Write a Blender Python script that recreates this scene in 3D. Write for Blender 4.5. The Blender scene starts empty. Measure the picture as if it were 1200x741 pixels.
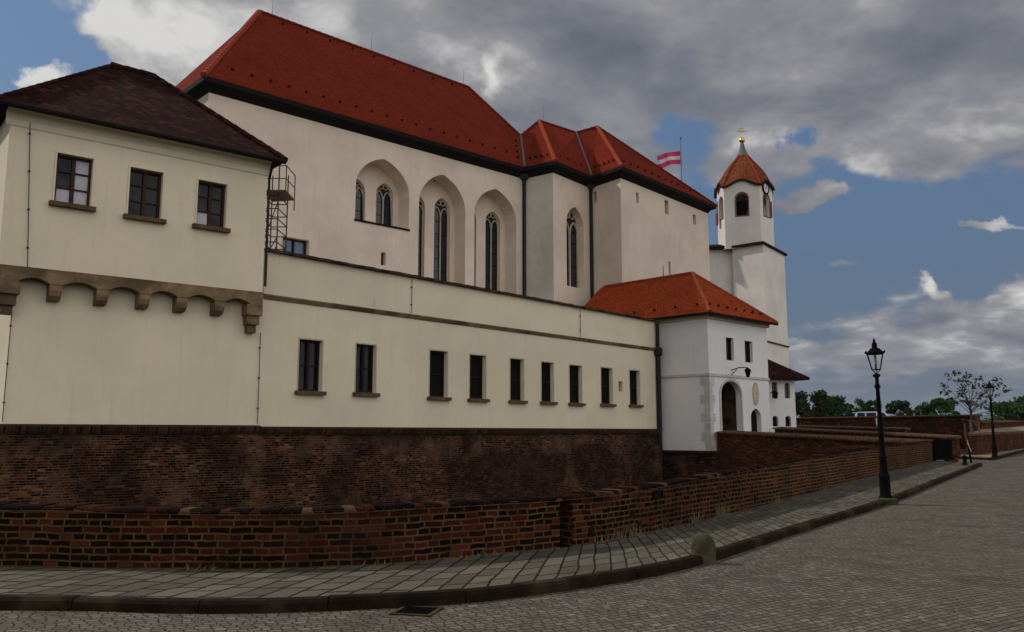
import bpy, math, random
from mathutils import Vector, geometry
R = math.radians
random.seed(7)
S = bpy.context.scene
col = S.collection
# ------------------------------------------------------------------ camera
EYE = 1.6
PITCH = math.atan((507 - 370.5) / 1000)
cam = bpy.data.cameras.new('camera'); camo = bpy.data.objects.new('camera', cam); col.objects.link(camo)
cam.lens = 30.0; cam.sensor_width = 36; cam.clip_start = .1; cam.clip_end = 30000
camo.location = (0, 0, EYE); camo.rotation_euler = (R(90) + PITCH, 0, 0)
S.camera = camo
# ------------------------------------------------------------------ light
SUN_AZ, SUN_EL = 288, 40
sd = Vector((math.cos(R(SUN_EL)) * math.sin(R(SUN_AZ)), math.cos(R(SUN_EL)) * math.cos(R(SUN_AZ)), math.sin(R(SUN_EL))))
sun = bpy.data.lights.new('sun', 'SUN'); sun.energy = 2.1; sun.angle = R(2.0); sun.color = (1, .94, .85)
suno = bpy.data.objects.new('sun', sun); col.objects.link(suno)
suno.rotation_euler = sd.to_track_quat('Z', 'Y').to_euler()
S.view_settings.view_transform = 'Standard'; S.view_settings.look = 'None'; S.view_settings.gamma = 1
S.view_settings.exposure = 0.3

W = bpy.data.worlds.new("World"); S.world = W; W.use_nodes = True
def world():
    nt = W.node_tree; nt.nodes.clear(); N = nt.nodes; L = nt.links
    def nd(t, **k):
        n = N.new(t)
        for a, b in k.items(): setattr(n, a, b)
        return n
    def m(op, a, b=None, c=None, clamp=False):
        n = nd('ShaderNodeMath', operation=op); n.use_clamp = clamp
        for i, v in enumerate((a, b, c)):
            if v is None: continue
            if isinstance(v, (int, float)): n.inputs[i].default_value = v
            else: L.new(v, n.inputs[i])
        return n.outputs[0]
    def vm(op, a, b):
        n = nd('ShaderNodeVectorMath', operation=op)
        for i, v in enumerate((a, b)):
            if isinstance(v, (tuple, list)): n.inputs[i].default_value = v
            else: L.new(v, n.inputs[i])
        return n
    def sm(x, a, b):
        n = nd('ShaderNodeMapRange', interpolation_type='SMOOTHSTEP')
        L.new(x, n.inputs[0]); n.inputs[1].default_value = a; n.inputs[2].default_value = b
        return n.outputs[0]
    def mix(f, a, b):
        n = nd('ShaderNodeMix', data_type='RGBA')
        if isinstance(f, (int, float)): n.inputs[0].default_value = f
        else: L.new(f, n.inputs[0])
        for i, v in ((6, a), (7, b)):
            if isinstance(v, tuple): n.inputs[i].default_value = v + (1,)
            else: L.new(v, n.inputs[i])
        return n.outputs[2]
    tc = nd('ShaderNodeTexCoord'); d = vm('NORMALIZE', tc.outputs['Generated'], (0, 0, 0)).outputs[0]
    sx = nd('ShaderNodeSeparateXYZ'); L.new(d, sx.inputs[0])
    X, Y, Z = sx.outputs
    zz = m('ADD', m('MAXIMUM', Z, 0.0), .22)
    cb = nd('ShaderNodeCombineXYZ'); L.new(m('DIVIDE', X, zz), cb.inputs[0]); L.new(m('DIVIDE', Y, zz), cb.inputs[1]); cb.inputs[2].default_value = 0
    def noise(vec, sc, det=7, ro=.55, off=(0, 0, 0), dist=0.0):
        a = vm('ADD', vec, off).outputs[0]
        n = nd('ShaderNodeTexNoise'); n.inputs['Scale'].default_value = sc; n.inputs['Detail'].default_value = det
        n.inputs['Roughness'].default_value = ro; n.inputs['Distortion'].default_value = dist
        L.new(a, n.inputs['Vector']); return n.outputs[0]
    n1 = noise(cb.outputs[0], 1.5, 8, .56, (3.1, 1.7, 0), .25)
    n2 = noise(cb.outputs[0], 4.6, 6, .55, (8.3, 5.2, 0), .1)
    n3 = noise(d, 3.0, 5, .5, (1, 2, 3))
    n1s = noise(cb.outputs[0], 2.6, 7, .58, (3.1 - .10, 1.7 + .07, 0), .25); n1o = noise(cb.outputs[0], 2.6, 7, .58, (3.1, 1.7, 0), .25)
    relief = m('SUBTRACT', n1o, n1s)
    wv = noise(d, 7.0, 6, .6, (5, 2, 9)); wh = noise(d, 7.0, 6, .6, (15, 7, 1))
    a = m('ADD', m('ARCTAN2', X, Y), m('MULTIPLY', m('SUBTRACT', wh, .5), .20)); e = m('ADD', m('ARCSINE', Z), m('MULTIPLY', m('SUBTRACT', wv, .5), .12))
    def blob(px, py, rx, amp, ry=None):
        # a soft patch of sky direction (azimuth / elevation ellipse)
        v = rayd(px, py).normalized()
        az = math.atan2(v.x, v.y); el = math.asin(v.z)
        da = m('DIVIDE', m('SUBTRACT', a, az), rx / 1000.); de = m('DIVIDE', m('SUBTRACT', e, el), (ry or rx) / 1000.)
        r2 = m('ADD', m('MULTIPLY', da, da), m('MULTIPLY', de, de))
        return m('MULTIPLY', m('EXPONENT', m('MULTIPLY', r2, -1.0)), amp)
    # coverage: base noise pushed up or down by patches
    cov = m('ADD', m('MULTIPLY', m('SUBTRACT', n1, .5), 2.2), m('MULTIPLY', m('SUBTRACT', n2, .5), 1.7))
    south = m('ADD', m('MULTIPLY', X, .62), m('MULTIPLY', Y, -.78))          # wide bright cloud added unseen behind the viewer to brighten the facades
    fill_cloud = sm(south, -.05, .6)
    cov = m('ADD', m('ADD', cov, m('MULTIPLY', fill_cloud, .6)), .28)
    for b in BLOBS: cov = m('ADD', cov, blob(*b))
    mask = sm(cov, -.10, .52)
    # cloud tone: bright rims and lit patches, darker bodies
    tone = m('ADD', m('MULTIPLY', m('SUBTRACT', n2, .5), 1.0), m('MULTIPLY', m('SUBTRACT', n1, .55), -.2))
    tone = m('ADD', m('ADD', tone, m('MULTIPLY', relief, 1.5)), m('ADD', .43, m('MULTIPLY', fill_cloud, .42)))
    for b in TONES: tone = m('ADD', tone, blob(*b))
    rmp = nd('ShaderNodeValToRGB'); L.new(tone, rmp.inputs[0])
    e = rmp.color_ramp.elements
    e[0].position = 0.0; e[0].color = (.15, .165, .205, 1); e[1].position = 1.0; e[1].color = (.80, .79, .77, 1)
    q = rmp.color_ramp.elements.new(.3); q.color = (.215, .225, .265, 1)
    q = rmp.color_ramp.elements.new(.6); q.color = (.33, .33, .35, 1)
    cl = nd('ShaderNodeVectorMath', operation='SCALE'); L.new(rmp.outputs[0], cl.inputs[0]); L.new(m('ADD', 5.3, m('MULTIPLY', fill_cloud, 4.9)), cl.inputs['Scale'])
    sky = nd('ShaderNodeTexSky', sky_type='NISHITA'); sky.sun_disc = False
    sky.sun_elevation = R(SUN_EL); sky.sun_rotation = R(SUN_AZ)
    sky.air_density = 1.3; sky.dust_density = .6; sky.ozone_density = 2.0
    # thin veil of grey cloud near the horizon
    veil = m('MULTIPLY', sm(Z, .42, -.02), .82)
    vcol = nd('ShaderNodeVectorMath', operation='SCALE')
    vc = mix(sm(m('ADD', Z, m('MULTIPLY', m('SUBTRACT', n3, .5), .35)), .0, .3), (.20, .245, .32), (.125, .20, .33))
    L.new(vc, vcol.inputs[0]); vcol.inputs['Scale'].default_value = 3.3
    base = mix(veil, mix(.75, sky.outputs[0], (.24, .54, 1.22)), vcol.outputs[0])
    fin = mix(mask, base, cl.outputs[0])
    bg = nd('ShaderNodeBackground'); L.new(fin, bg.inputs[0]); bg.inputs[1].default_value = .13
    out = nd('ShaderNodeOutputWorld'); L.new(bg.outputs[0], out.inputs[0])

# ------------------------------------------------------------------ measuring helpers: sight line -> real surface
def rayd(px, py):
    return Vector((px - 600, 1000 * math.cos(PITCH) - (370.5 - py) * math.sin(PITCH), 1000 * math.sin(PITCH) + (370.5 - py) * math.cos(PITCH)))
def atY(px, py, Y):
    d = rayd(px, py); t = Y / d.y; return Vector((d.x * t, Y, EYE + d.z * t))
def atZ(px, py, z):
    d = rayd(px, py); t = (z - EYE) / d.z; return Vector((d.x * t, d.y * t, z))
def g(y):
    s = max(0.0, y - 13); s = s * s / (s + 3.0) if s > 0 else 0
    return .0155 * min(s, 60)
def gpt(px, py, dz=0.0):
    d = rayd(px, py); lo, hi = .001, .2
    f = lambda t: EYE + d.z * t - g(d.y * t) - dz
    for _ in range(60):
        mid = (lo + hi) / 2
        if f(mid) > 0: lo = mid
        else: hi = mid
    return Vector((d.x * lo, d.y * lo, g(d.y * lo) + dz))
class Frame:
    """vertical wall plane: u runs along it, v goes into the building, z up"""
    def __init__(s, p, az=None, q=None):
        s.p = Vector((p[0], p[1], 0))
        if q is not None:
            dd = Vector((q[0] - p[0], q[1] - p[1], 0)); s.len = dd.length; s.U = dd.normalized()
        else: s.U = Vector((math.sin(R(az)), math.cos(R(az)), 0)); s.len = 0
        s.N = Vector((-s.U.y, s.U.x, 0))
    def P(s, u, v, z): return s.p + s.U * u + s.N * v + Vector((0, 0, z))
    def uz(s, px, py, v=0.0):
        d = rayd(px, py); o = Vector((0, 0, EYE)); n = s.N
        t = (s.p + n * v - o).dot(n) / d.dot(n); h = o + d * t
        return (h - s.p).dot(s.U), h.z
# sky patches (sight line px,py, radius mrad, amount[, vertical radius])
BLOBS = [(40, 40, 90, -1.5, 60), (60, 88, 90, -.7, 18), (47, 80, 26, 1.3, 11), (185, 40, 75, 1.3, 60), (420, 60, 240, 1.2, 130), (700, 60, 260, 1.3, 95), (1050, 50, 240, .95, 80),
         (640, 150, 70, .7, 60), (800, 160, 48, -1.0, 30), (750, 130, 50, -.5, 20), (960, 205, 60, -1.0, 20), (1100, 215, 120, -.6, 18), (800, 215, 40, -.5, 30), (925, 158, 34, -1.3, 20), (1010, 175, 90, .5, 36), (865, 160, 36, .8, 22), (1000, 290, 260, -1.1, 60), (800, 270, 60, -.6, 40),
         (952, 231, 34, 1.9, 13), (1000, 299, 34, 1.1, 9), (1120, 262, 26, 1.1, 7), (1170, 258, 40, .9, 6), (1150, 200, 90, .5, 22),
         (1185, 350, 48, 1.9, 34), (1075, 341, 12, 1.2, 8), (1108, 365, 18, .7, 10), (1050, 400, 190, 1.0, 22), (1030, 455, 300, -.4, 26), (980, 335, 60, .3, 14)]
TONES = [(175, 35, 85, .62, 55), (300, 15, 90, .26, 40), (400, 70, 70, .15, 40), (578, 88, 13, .40, 22), (47, 80, 26, .45, 10), (450, 40, 110, .05, 50), (520, 100, 60, -.16, 30), (700, 70, 120, -.16, 70), (1110, 45, 170, -.18, 60), (800, 110, 120, -.05, 40),
         (935, 55, 34, .26, 22), (1000, 180, 70, .20, 30), (865, 160, 32, .3, 18), (952, 231, 34, .28, 13), (1000, 299, 34, .2, 9), (1185, 345, 45, .34, 30), (1050, 395, 160, .14, 16), (1140, 130, 80, .16, 24), (1115, 434, 14, .5, 9), (1108, 365, 18, .15, 12), (1075, 341, 12, .3, 8), (1060, 455, 240, -.18, 26), (960, 110, 60, .1, 26)]
world()

# ------------------------------------------------------------------ materials
MATS = {}
def new_mat(name):
    m = bpy.data.materials.new(name); m.use_nodes = True
    nt = m.node_tree; b = nt.nodes['Principled BSDF']
    return m, nt, b
class NB:
    """small node helper"""
    def __init__(s, nt): s.nt = nt
    def nd(s, t, **k):
        n = s.nt.nodes.new(t)
        for a, b in k.items(): setattr(n, a, b)
        return n
    def put(s, v, inp):
        if hasattr(v, 'is_output') or isinstance(v, bpy.types.NodeSocket): s.nt.links.new(v, inp)
        elif isinstance(v, tuple) and len(v) == 3 and inp.type == 'RGBA': inp.default_value = v + (1,)
        else: inp.default_value = v
    def m(s, op, a, b=0.0, clamp=False):
        n = s.nd('ShaderNodeMath', operation=op); n.use_clamp = clamp; s.put(a, n.inputs[0]); s.put(b, n.inputs[1]); return n.outputs[0]
    def mix(s, f, a, b, mode='MIX'):
        n = s.nd('ShaderNodeMix', data_type='RGBA', blend_type=mode); s.put(f, n.inputs[0]); s.put(a, n.inputs[6]); s.put(b, n.inputs[7]); return n.outputs[2]
    def noise(s, vec, sc, det=4, ro=.55, dist=0.0, color=False):
        n = s.nd('ShaderNodeTexNoise'); s.put(vec, n.inputs['Vector']); n.inputs['Scale'].default_value = sc
        n.inputs['Detail'].default_value = det; n.inputs['Roughness'].default_value = ro; n.inputs['Distortion'].default_value = dist
        return n.outputs[1 if color else 0]
    def sm(s, x, a, b, c=0.0, d=1.0):
        n = s.nd('ShaderNodeMapRange', interpolation_type='SMOOTHSTEP'); s.put(x, n.inputs[0])
        for i, v in enumerate((a, b, c, d)): n.inputs[i + 1].default_value = v
        return n.outputs[0]
    def sep(s, v):
        n = s.nd('ShaderNodeSeparateXYZ'); s.put(v, n.inputs[0]); return n.outputs
    def comb(s, x, y, z=0.0):
        n = s.nd('ShaderNodeCombineXYZ'); s.put(x, n.inputs[0]); s.put(y, n.inputs[1]); s.put(z, n.inputs[2]); return n.outputs[0]
    def vadd(s, a, b):
        n = s.nd('ShaderNodeVectorMath', operation='ADD'); s.put(a, n.inputs[0]); s.put(b, n.inputs[1]); return n.outputs[0]
    def vmul(s, a, b):
        n = s.nd('ShaderNodeVectorMath', operation='MULTIPLY'); s.put(a, n.inputs[0]); s.put(b, n.inputs[1]); return n.outputs[0]
    def ramp(s, f, stops, interp='LINEAR'):
        n = s.nd('ShaderNodeValToRGB'); s.put(f, n.inputs[0]); cr = n.color_ramp; cr.interpolation = interp
        cr.elements[0].position = stops[0][0]; cr.elements[0].color = stops[0][1] + (1,)
        cr.elements[1].position = stops[-1][0]; cr.elements[1].color = stops[-1][1] + (1,)
        for p, c in stops[1:-1]: q = cr.elements.new(p); q.color = c + (1,)
        return n.outputs[0]
    def bump(s, h, strength=.5, dist=.02, normal=None):
        n = s.nd('ShaderNodeBump'); s.put(h, n.inputs['Height']); n.inputs['Strength'].default_value = strength; n.inputs['Distance'].default_value = dist
        if normal is not None: s.put(normal, n.inputs['Normal'])
        return n.outputs[0]
def rowshift(nb, v, bh, bw):
    x, y, z = nb.sep(v); row = nb.m('FLOOR', nb.m('DIVIDE', y, bh)); wn = nb.nd('ShaderNodeTexWhiteNoise', noise_dimensions='1D'); nb.put(row, wn.inputs['W'])
    return nb.comb(nb.m('ADD', x, nb.m('MULTIPLY', wn.outputs['Value'], bw * 3)), y, 0.0)
def uvsock(nb): return nb.nd('ShaderNodeTexCoord').outputs['UV']
def geosock(nb): return nb.nd('ShaderNodeNewGeometry').outputs['Position']

def plaster(name, base, patch=.12, warm=None, dirt=(.35, .29, .21), streak=.35, seed=0.0):
    m, nt, b = new_mat(name); nb = NB(nt); uv = nb.vadd(uvsock(nb), (seed, seed * .7, 0))
    n1 = nb.noise(uv, .35, 5, .6); n2 = nb.noise(uv, 2.2, 6, .65); n3 = nb.noise(nb.vmul(uv, (4.6, .30, 1)), 1.0, 6, .65)
    n4 = nb.noise(uv, 22, 4, .6)
    c = nb.mix(nb.sm(n1, .35, .68), base, tuple(x * (1 - patch) for x in base))
    if warm: c = nb.mix(nb.m('MULTIPLY', nb.sm(n2, .5, .75), .5), c, warm)
    c = nb.mix(nb.m('MULTIPLY', nb.sm(n3, .52, .78), streak), c, dirt)
    c = nb.mix(nb.m('MULTIPLY', nb.sm(n2, .62, .85), .25), c, tuple(x * .8 for x in base))
    c = nb.mix(.12, c, nb.mix(n4, (0, 0, 0), (1, 1, 1)), 'OVERLAY')
    nt.links.new(c, b.inputs['Base Color']); b.inputs['Roughness'].default_value = .93
    b.inputs['Specular IOR Level'].default_value = .25
    nt.links.new(nb.bump(nb.m('ADD', n4, nb.m('MULTIPLY', n2, 2.5)), .35, .012), b.inputs['Normal'])
    MATS[name] = m; return m

def brick(name, bw, bh, mort, stops, mcol, seed=0.0, squash=1.0, rough_edge=.012, stain=.5, staincol=(.012, .010, .009), stainscale=.35, limewash=0.0, zdark=None, strength=.8, shift=None):
    m, nt, b = new_mat(name); nb = NB(nt); uv0 = nb.vadd(uvsock(nb), (seed, seed * .37, 0))
    nz = nb.noise(uv0, 7, 3, .6, 0, True)
    nz2 = nb.noise(uv0, .9, 2, .5, 0, True)
    off = nb.vmul(nb.vadd(nz, (-.5, -.5, -.5)), (rough_edge * 2.0, rough_edge * 1.6, 0))
    off2 = nb.vmul(nb.vadd(nz2, (-.5, -.5, -.5)), (.08, .05, 0))
    uv = rowshift(nb, nb.vadd(nb.vadd(uv0, off), off2), bh, bw)
    t = nb.nd('ShaderNodeTexBrick'); t.offset = .0; t.squash = squash; t.squash_frequency = 2
    nt.links.new(uv, t.inputs['Vector']); t.inputs['Color1'].default_value = (0, 0, 0, 1); t.inputs['Color2'].default_value = (1, 1, 1, 1)
    t.inputs['Mortar'].default_value = (.5, .5, .5, 1); t.inputs['Scale'].default_value = 1; t.inputs['Mortar Size'].default_value = mort
    t.inputs['Mortar Smooth'].default_value = .15; t.inputs['Brick Width'].default_value = bw; t.inputs['Row Height'].default_value = bh
    fac = t.outputs['Fac']
    val = t.outputs['Color']
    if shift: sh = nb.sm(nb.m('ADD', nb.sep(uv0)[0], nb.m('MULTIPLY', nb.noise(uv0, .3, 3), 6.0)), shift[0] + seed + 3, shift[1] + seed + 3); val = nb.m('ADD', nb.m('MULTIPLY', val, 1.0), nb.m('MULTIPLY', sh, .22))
    c = nb.ramp(val, stops)
    nf = nb.noise(uv0, 26, 5, .7); nm = nb.noise(uv0, 3.0, 5, .6); nl = nb.noise(uv0, stainscale, 6, .62, .3); nl2 = nb.noise(nb.vadd(uv0, (31, 7, 0)), stainscale * 1.6, 6, .65, .3)
    c = nb.mix(.55, c, nb.mix(nf, (.05, .05, .05), (.95, .95, .95)), 'OVERLAY')
    mc = nb.mix(nb.sm(nm, .35, .7), mcol, tuple(x * .45 for x in mcol))
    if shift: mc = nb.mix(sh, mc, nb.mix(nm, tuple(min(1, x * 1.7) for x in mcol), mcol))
    c = nb.mix(fac, c, mc)
    if limewash: c = nb.mix(nb.m('MULTIPLY', nb.m('MULTIPLY', nb.sm(nb.m('ADD', nl2, nb.m('MULTIPLY', nb.m('SUBTRACT', nf, .5), .35)), .53, .60), nb.sm(nf, .3, .6)), limewash), c, nb.mix(nm, (.15, .095, .06), (.07, .04, .025)))
    c = nb.mix(nb.m('MULTIPLY', nb.sm(nb.m('ADD', nl, nb.m('MULTIPLY', nb.m('SUBTRACT', t.outputs['Color'], .5), .10)), .47, .57), stain), c, staincol)
    nt.links.new(c, b.inputs['Base Color']); b.inputs['Roughness'].default_value = 1.0; b.inputs['Specular IOR Level'].default_value = .04
    h = nb.m('ADD', nb.m('MULTIPLY', fac, -1.0), nb.m('MULTIPLY', nf, .45))
    h = nb.m('ADD', h, nb.m('MULTIPLY', t.outputs['Color'], .35))
    nt.links.new(nb.bump(h, strength, .014), b.inputs['Normal'])
    MATS[name] = m; return m

def rooftile(name, stops, bw=.19, bh=.16, moss=0.0, seed=0.0, gap=.012, bs=.9):
    m, nt, b = new_mat(name); nb = NB(nt); uv0 = nb.vadd(uvsock(nb), (seed, 0, 0))
    nz = nb.noise(uv0, 5, 2, .5, 0, True)
    uv = nb.vadd(uv0, nb.vmul(nb.vadd(nz, (-.5, -.5, -.5)), (.02, .02, 0)))
    t = nb.nd('ShaderNodeTexBrick'); t.offset = .5
    nt.links.new(uv, t.inputs['Vector']); t.inputs['Color1'].default_value = (0, 0, 0, 1); t.inputs['Color2'].default_value = (1, 1, 1, 1)
    t.inputs['Mortar'].default_value = (0, 0, 0, 1); t.inputs['Scale'].default_value = 1; t.inputs['Mortar Size'].default_value = gap
    t.inputs['Mortar Smooth'].default_value = .3; t.inputs['Brick Width'].default_value = bw; t.inputs['Row Height'].default_value = bh
    c = nb.ramp(t.outputs['Color'], stops)
    nl = nb.noise(uv0, .5, 6, .65); nm = nb.noise(uv0, 9, 3, .6)
    c = nb.mix(nb.m('MULTIPLY', t.outputs['Fac'], .75), c, (.03, .015, .012))
    c = nb.mix(nb.m('MULTIPLY', nb.sm(nl, .4, .72), .35), c, tuple(x * .45 for x in stops[0][1]))
    if moss: c = nb.mix(nb.m('MULTIPLY', nb.sm(nm, .55, .75), moss), c, (.06, .055, .04))
    nt.links.new(c, b.inputs['Base Color']); b.inputs['Roughness'].default_value = 1.0; b.inputs['Specular IOR Level'].default_value = .03
    row = nb.m('FRACT', nb.m('DIVIDE', nb.sep(uv)[1], bh), 0)
    h = nb.m('ADD', nb.m('MULTIPLY', row, -.9), nb.m('MULTIPLY', t.outputs['Fac'], -.7))
    h = nb.m('ADD', h, nb.m('MULTIPLY', t.outputs['Color'], .35))
    nt.links.new(nb.bump(h, bs, .03), b.inputs['Normal'])
    MATS[name] = m; return m

def stone(name, c1, c2, sc=3.0, rough=.9, bs=.5, c3=None):
    m, nt, b = new_mat(name); nb = NB(nt); p = geosock(nb)
    n = nb.noise(p, sc, 6, .65); n2 = nb.noise(p, sc * 9, 4, .6); n3 = nb.noise(p, sc * .35, 3, .5)
    c = nb.mix(nb.sm(n, .32, .68), c1, c2)
    if c3: c = nb.mix(nb.sm(n3, .5, .65), c, c3)
    c = nb.mix(.3, c, nb.mix(n2, (0, 0, 0), (1, 1, 1)), 'OVERLAY')
    nt.links.new(c, b.inputs['Base Color']); b.inputs['Roughness'].default_value = rough; b.inputs['Specular IOR Level'].default_value = .06
    nt.links.new(nb.bump(nb.m('ADD', n, nb.m('MULTIPLY', n2, .5)), bs, .02), b.inputs['Normal'])
    MATS[name] = m; return m
def plain(name, c, rough=.6, metal=0.0, spec=.5, vary=.15):
    m, nt, b = new_mat(name); nb = NB(nt); p = geosock(nb)
    n = nb.noise(p, 6, 4, .6)
    nt.links.new(nb.mix(nb.sm(n, .35, .7), c, tuple(x * (1 - vary) for x in c)), b.inputs['Base Color'])
    b.inputs['Roughness'].default_value = rough; b.inputs['Metallic'].default_value = metal; b.inputs['Specular IOR Level'].default_value = spec
    MATS[name] = m; return m

plaster('cream', (.71, .615, .455), .10, (.66, .56, .41), (.40, .33, .23), streak=.27)
plaster('church_cream', (.70, .585, .48), .15, (.67, .51, .40), (.36, .31, .25), .34, 11)
plaster('grey_cream', (.60, .55, .47), .2, (.42, .37, .31), (.3, .27, .23), .45, 17)
plaster('white', (.74, .71, .70), .09, (.68, .65, .63), (.44, .39, .35), .26, 23)
plaster('tower_white', (.72, .67, .62), .14, (.68, .59, .50), (.34, .29, .24), .28, 31)
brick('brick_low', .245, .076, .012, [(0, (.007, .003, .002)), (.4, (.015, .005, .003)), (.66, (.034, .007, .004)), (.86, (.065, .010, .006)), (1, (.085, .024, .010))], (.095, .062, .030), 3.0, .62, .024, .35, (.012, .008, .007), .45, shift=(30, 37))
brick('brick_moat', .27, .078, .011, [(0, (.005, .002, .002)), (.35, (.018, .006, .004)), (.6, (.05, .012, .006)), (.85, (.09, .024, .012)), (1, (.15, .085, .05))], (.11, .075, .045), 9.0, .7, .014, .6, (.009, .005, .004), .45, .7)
brick('brick_side', .27, .078, .010, [(0, (.025, .009, .005)), (.5, (.085, .02, .010)), (.8, (.13, .038, .017)), (1, (.17, .085, .035))], (.09, .055, .03), 19.0, .7, .012, .55, (.03, .018, .013), .5)
brick('brick_ledge', .09, .26, .012, [(0, (.010, .006, .004)), (.5, (.035, .016, .010)), (1, (.09, .045, .025))], (.07, .05, .03), 5.0, 1.0, .01, .5, (.02, .015, .012), .6)
rooftile('tile_red', [(0, (.150, .018, .007)), (.5, (.178, .0215, .008)), (1, (.205, .027, .0105))], bs=.35)
rooftile('tile_orange', [(0, (.29, .044, .010)), (.5, (.35, .055, .013)), (1, (.41, .072, .019))], seed=4)
rooftile('tile_brown', [(0, (.010, .0035, .003)), (.35, (.022, .007, .005)), (.7, (.038, .011, .007)), (1, (.07, .022, .013))], .21, .17, .10, 8, .022, 1.0)
rooftile('tile_tower', [(0, (.15, .038, .018)), (.5, (.22, .058, .024)), (1, (.30, .09, .04))], seed=12)
stone('ridge_red', (.26, .040, .018), (.31, .06, .03), 4)
stone('ridge_orange', (.34, .10, .045), (.20, .06, .03), 6)
stone('sandstone', (.25, .17, .095), (.12, .082, .045), 1.9, c3=(.09, .062, .036))
stone('sill_stone', (.13, .085, .045), (.08, .052, .03), 5)
stone('coping_dark', (.04, .026, .017), (.085, .055, .03), 4, c3=(.02, .013, .009))
stone('frame_stone', (.50, .42, .31), (.42, .34, .25), 3)
stone('tracery', (.50, .40, .29), (.40, .31, .22), 5)
stone('kerb_stone', (.020, .012, .007), (.009, .006, .004), 5, c3=(.04, .026, .015))
stone('granite', (.085, .072, .048), (.045, .038, .025), 8, c3=(.045, .046, .024))
stone('quoin', (.56, .53, .49), (.44, .41, .37), 2)
plain('eave', (.010, .006, .005), .9, 0, .15)
plain('pipe', (.010, .007, .007), .6, 0, .3)
plain('iron', (.004, .003, .003), .9, 0, .08)
plain('steel', (.16, .17, .18), .55, .5)
plain('scaffold_steel', (.035, .036, .04), .7, .2)
plain('plank', (.12, .08, .05), .8)
plain('wood_frame', (.045, .018, .010), .8, 0, .2)
plain('dark_frame', (.014, .008, .006), .8, 0, .2)
plain('blind', (.50, .47, .52), .8)
plain('gold', (.75, .48, .12), .3, .9)
plain('lead', (.12, .12, .12), .6, .3)
plain('shutter', (.16, .035, .025), .7)
plain('flag_red', (.55, .02, .10), .8)
plain('flag_white', (.62, .60, .62), .8)
plain('dial', (.66, .63, .60), .5)
plain('bark', (.055, .04, .028), .9)
plain('car_paint', (.55, .60, .68), .3, .3)
plain('rubber', (.02, .02, .02), .8)
plain('chrome', (.5, .5, .52), .25, .9)
plain('lamp_red', (.35, .02, .02), .3)
def glassmat(name, c, rough=.08, spec=.7):
    m, nt, b = new_mat(name); nb = NB(nt); b.inputs['Base Color'].default_value = c + (1,); b.inputs['Roughness'].default_value = rough; b.inputs['Specular IOR Level'].default_value = spec
    n = nb.noise(geosock(nb), 1.4, 2, .5); nt.links.new(nb.bump(n, .15, .03), b.inputs['Normal']); MATS[name] = m
glassmat('glass', (.006, .007, .010), .06, .22); glassmat('glass_blue', (.05, .09, .17), .12); glassmat('glass_church', (.008, .012, .022), .12, .5)
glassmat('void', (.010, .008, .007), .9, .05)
m, nt, b = new_mat('lantern_glass'); b.inputs['Base Color'].default_value = (.75, .78, .75, 1); b.inputs['Roughness'].default_value = .08; b.inputs['Transmission Weight'].default_value = 1.0; b.inputs['IOR'].default_value = 1.02; b.inputs['Alpha'].default_value = .55; MATS['lantern_glass'] = m
def leafmat(name, c1, c2):
    m, nt, b = new_mat(name); nb = NB(nt); n = nb.noise(geosock(nb), 1.7, 3, .6); n2 = nb.noise(geosock(nb), 9, 2, .6)
    c = nb.mix(nb.sm(n, .35, .65), c1, c2); c = nb.mix(nb.m('MULTIPLY', n2, .4), c, tuple(x * .5 for x in c1))
    nt.links.new(c, b.inputs['Base Color']); b.inputs['Roughness'].default_value = .65; b.inputs['Specular IOR Level'].default_value = .2
    MATS[name] = m
leafmat('leaf', (.02, .06, .010), (.045, .088, .015)); leafmat('leaf_dark', (.017, .038, .013), (.032, .058, .018)); leafmat('leaf_sapling', (.03, .042, .014), (.035, .06, .02))
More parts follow.
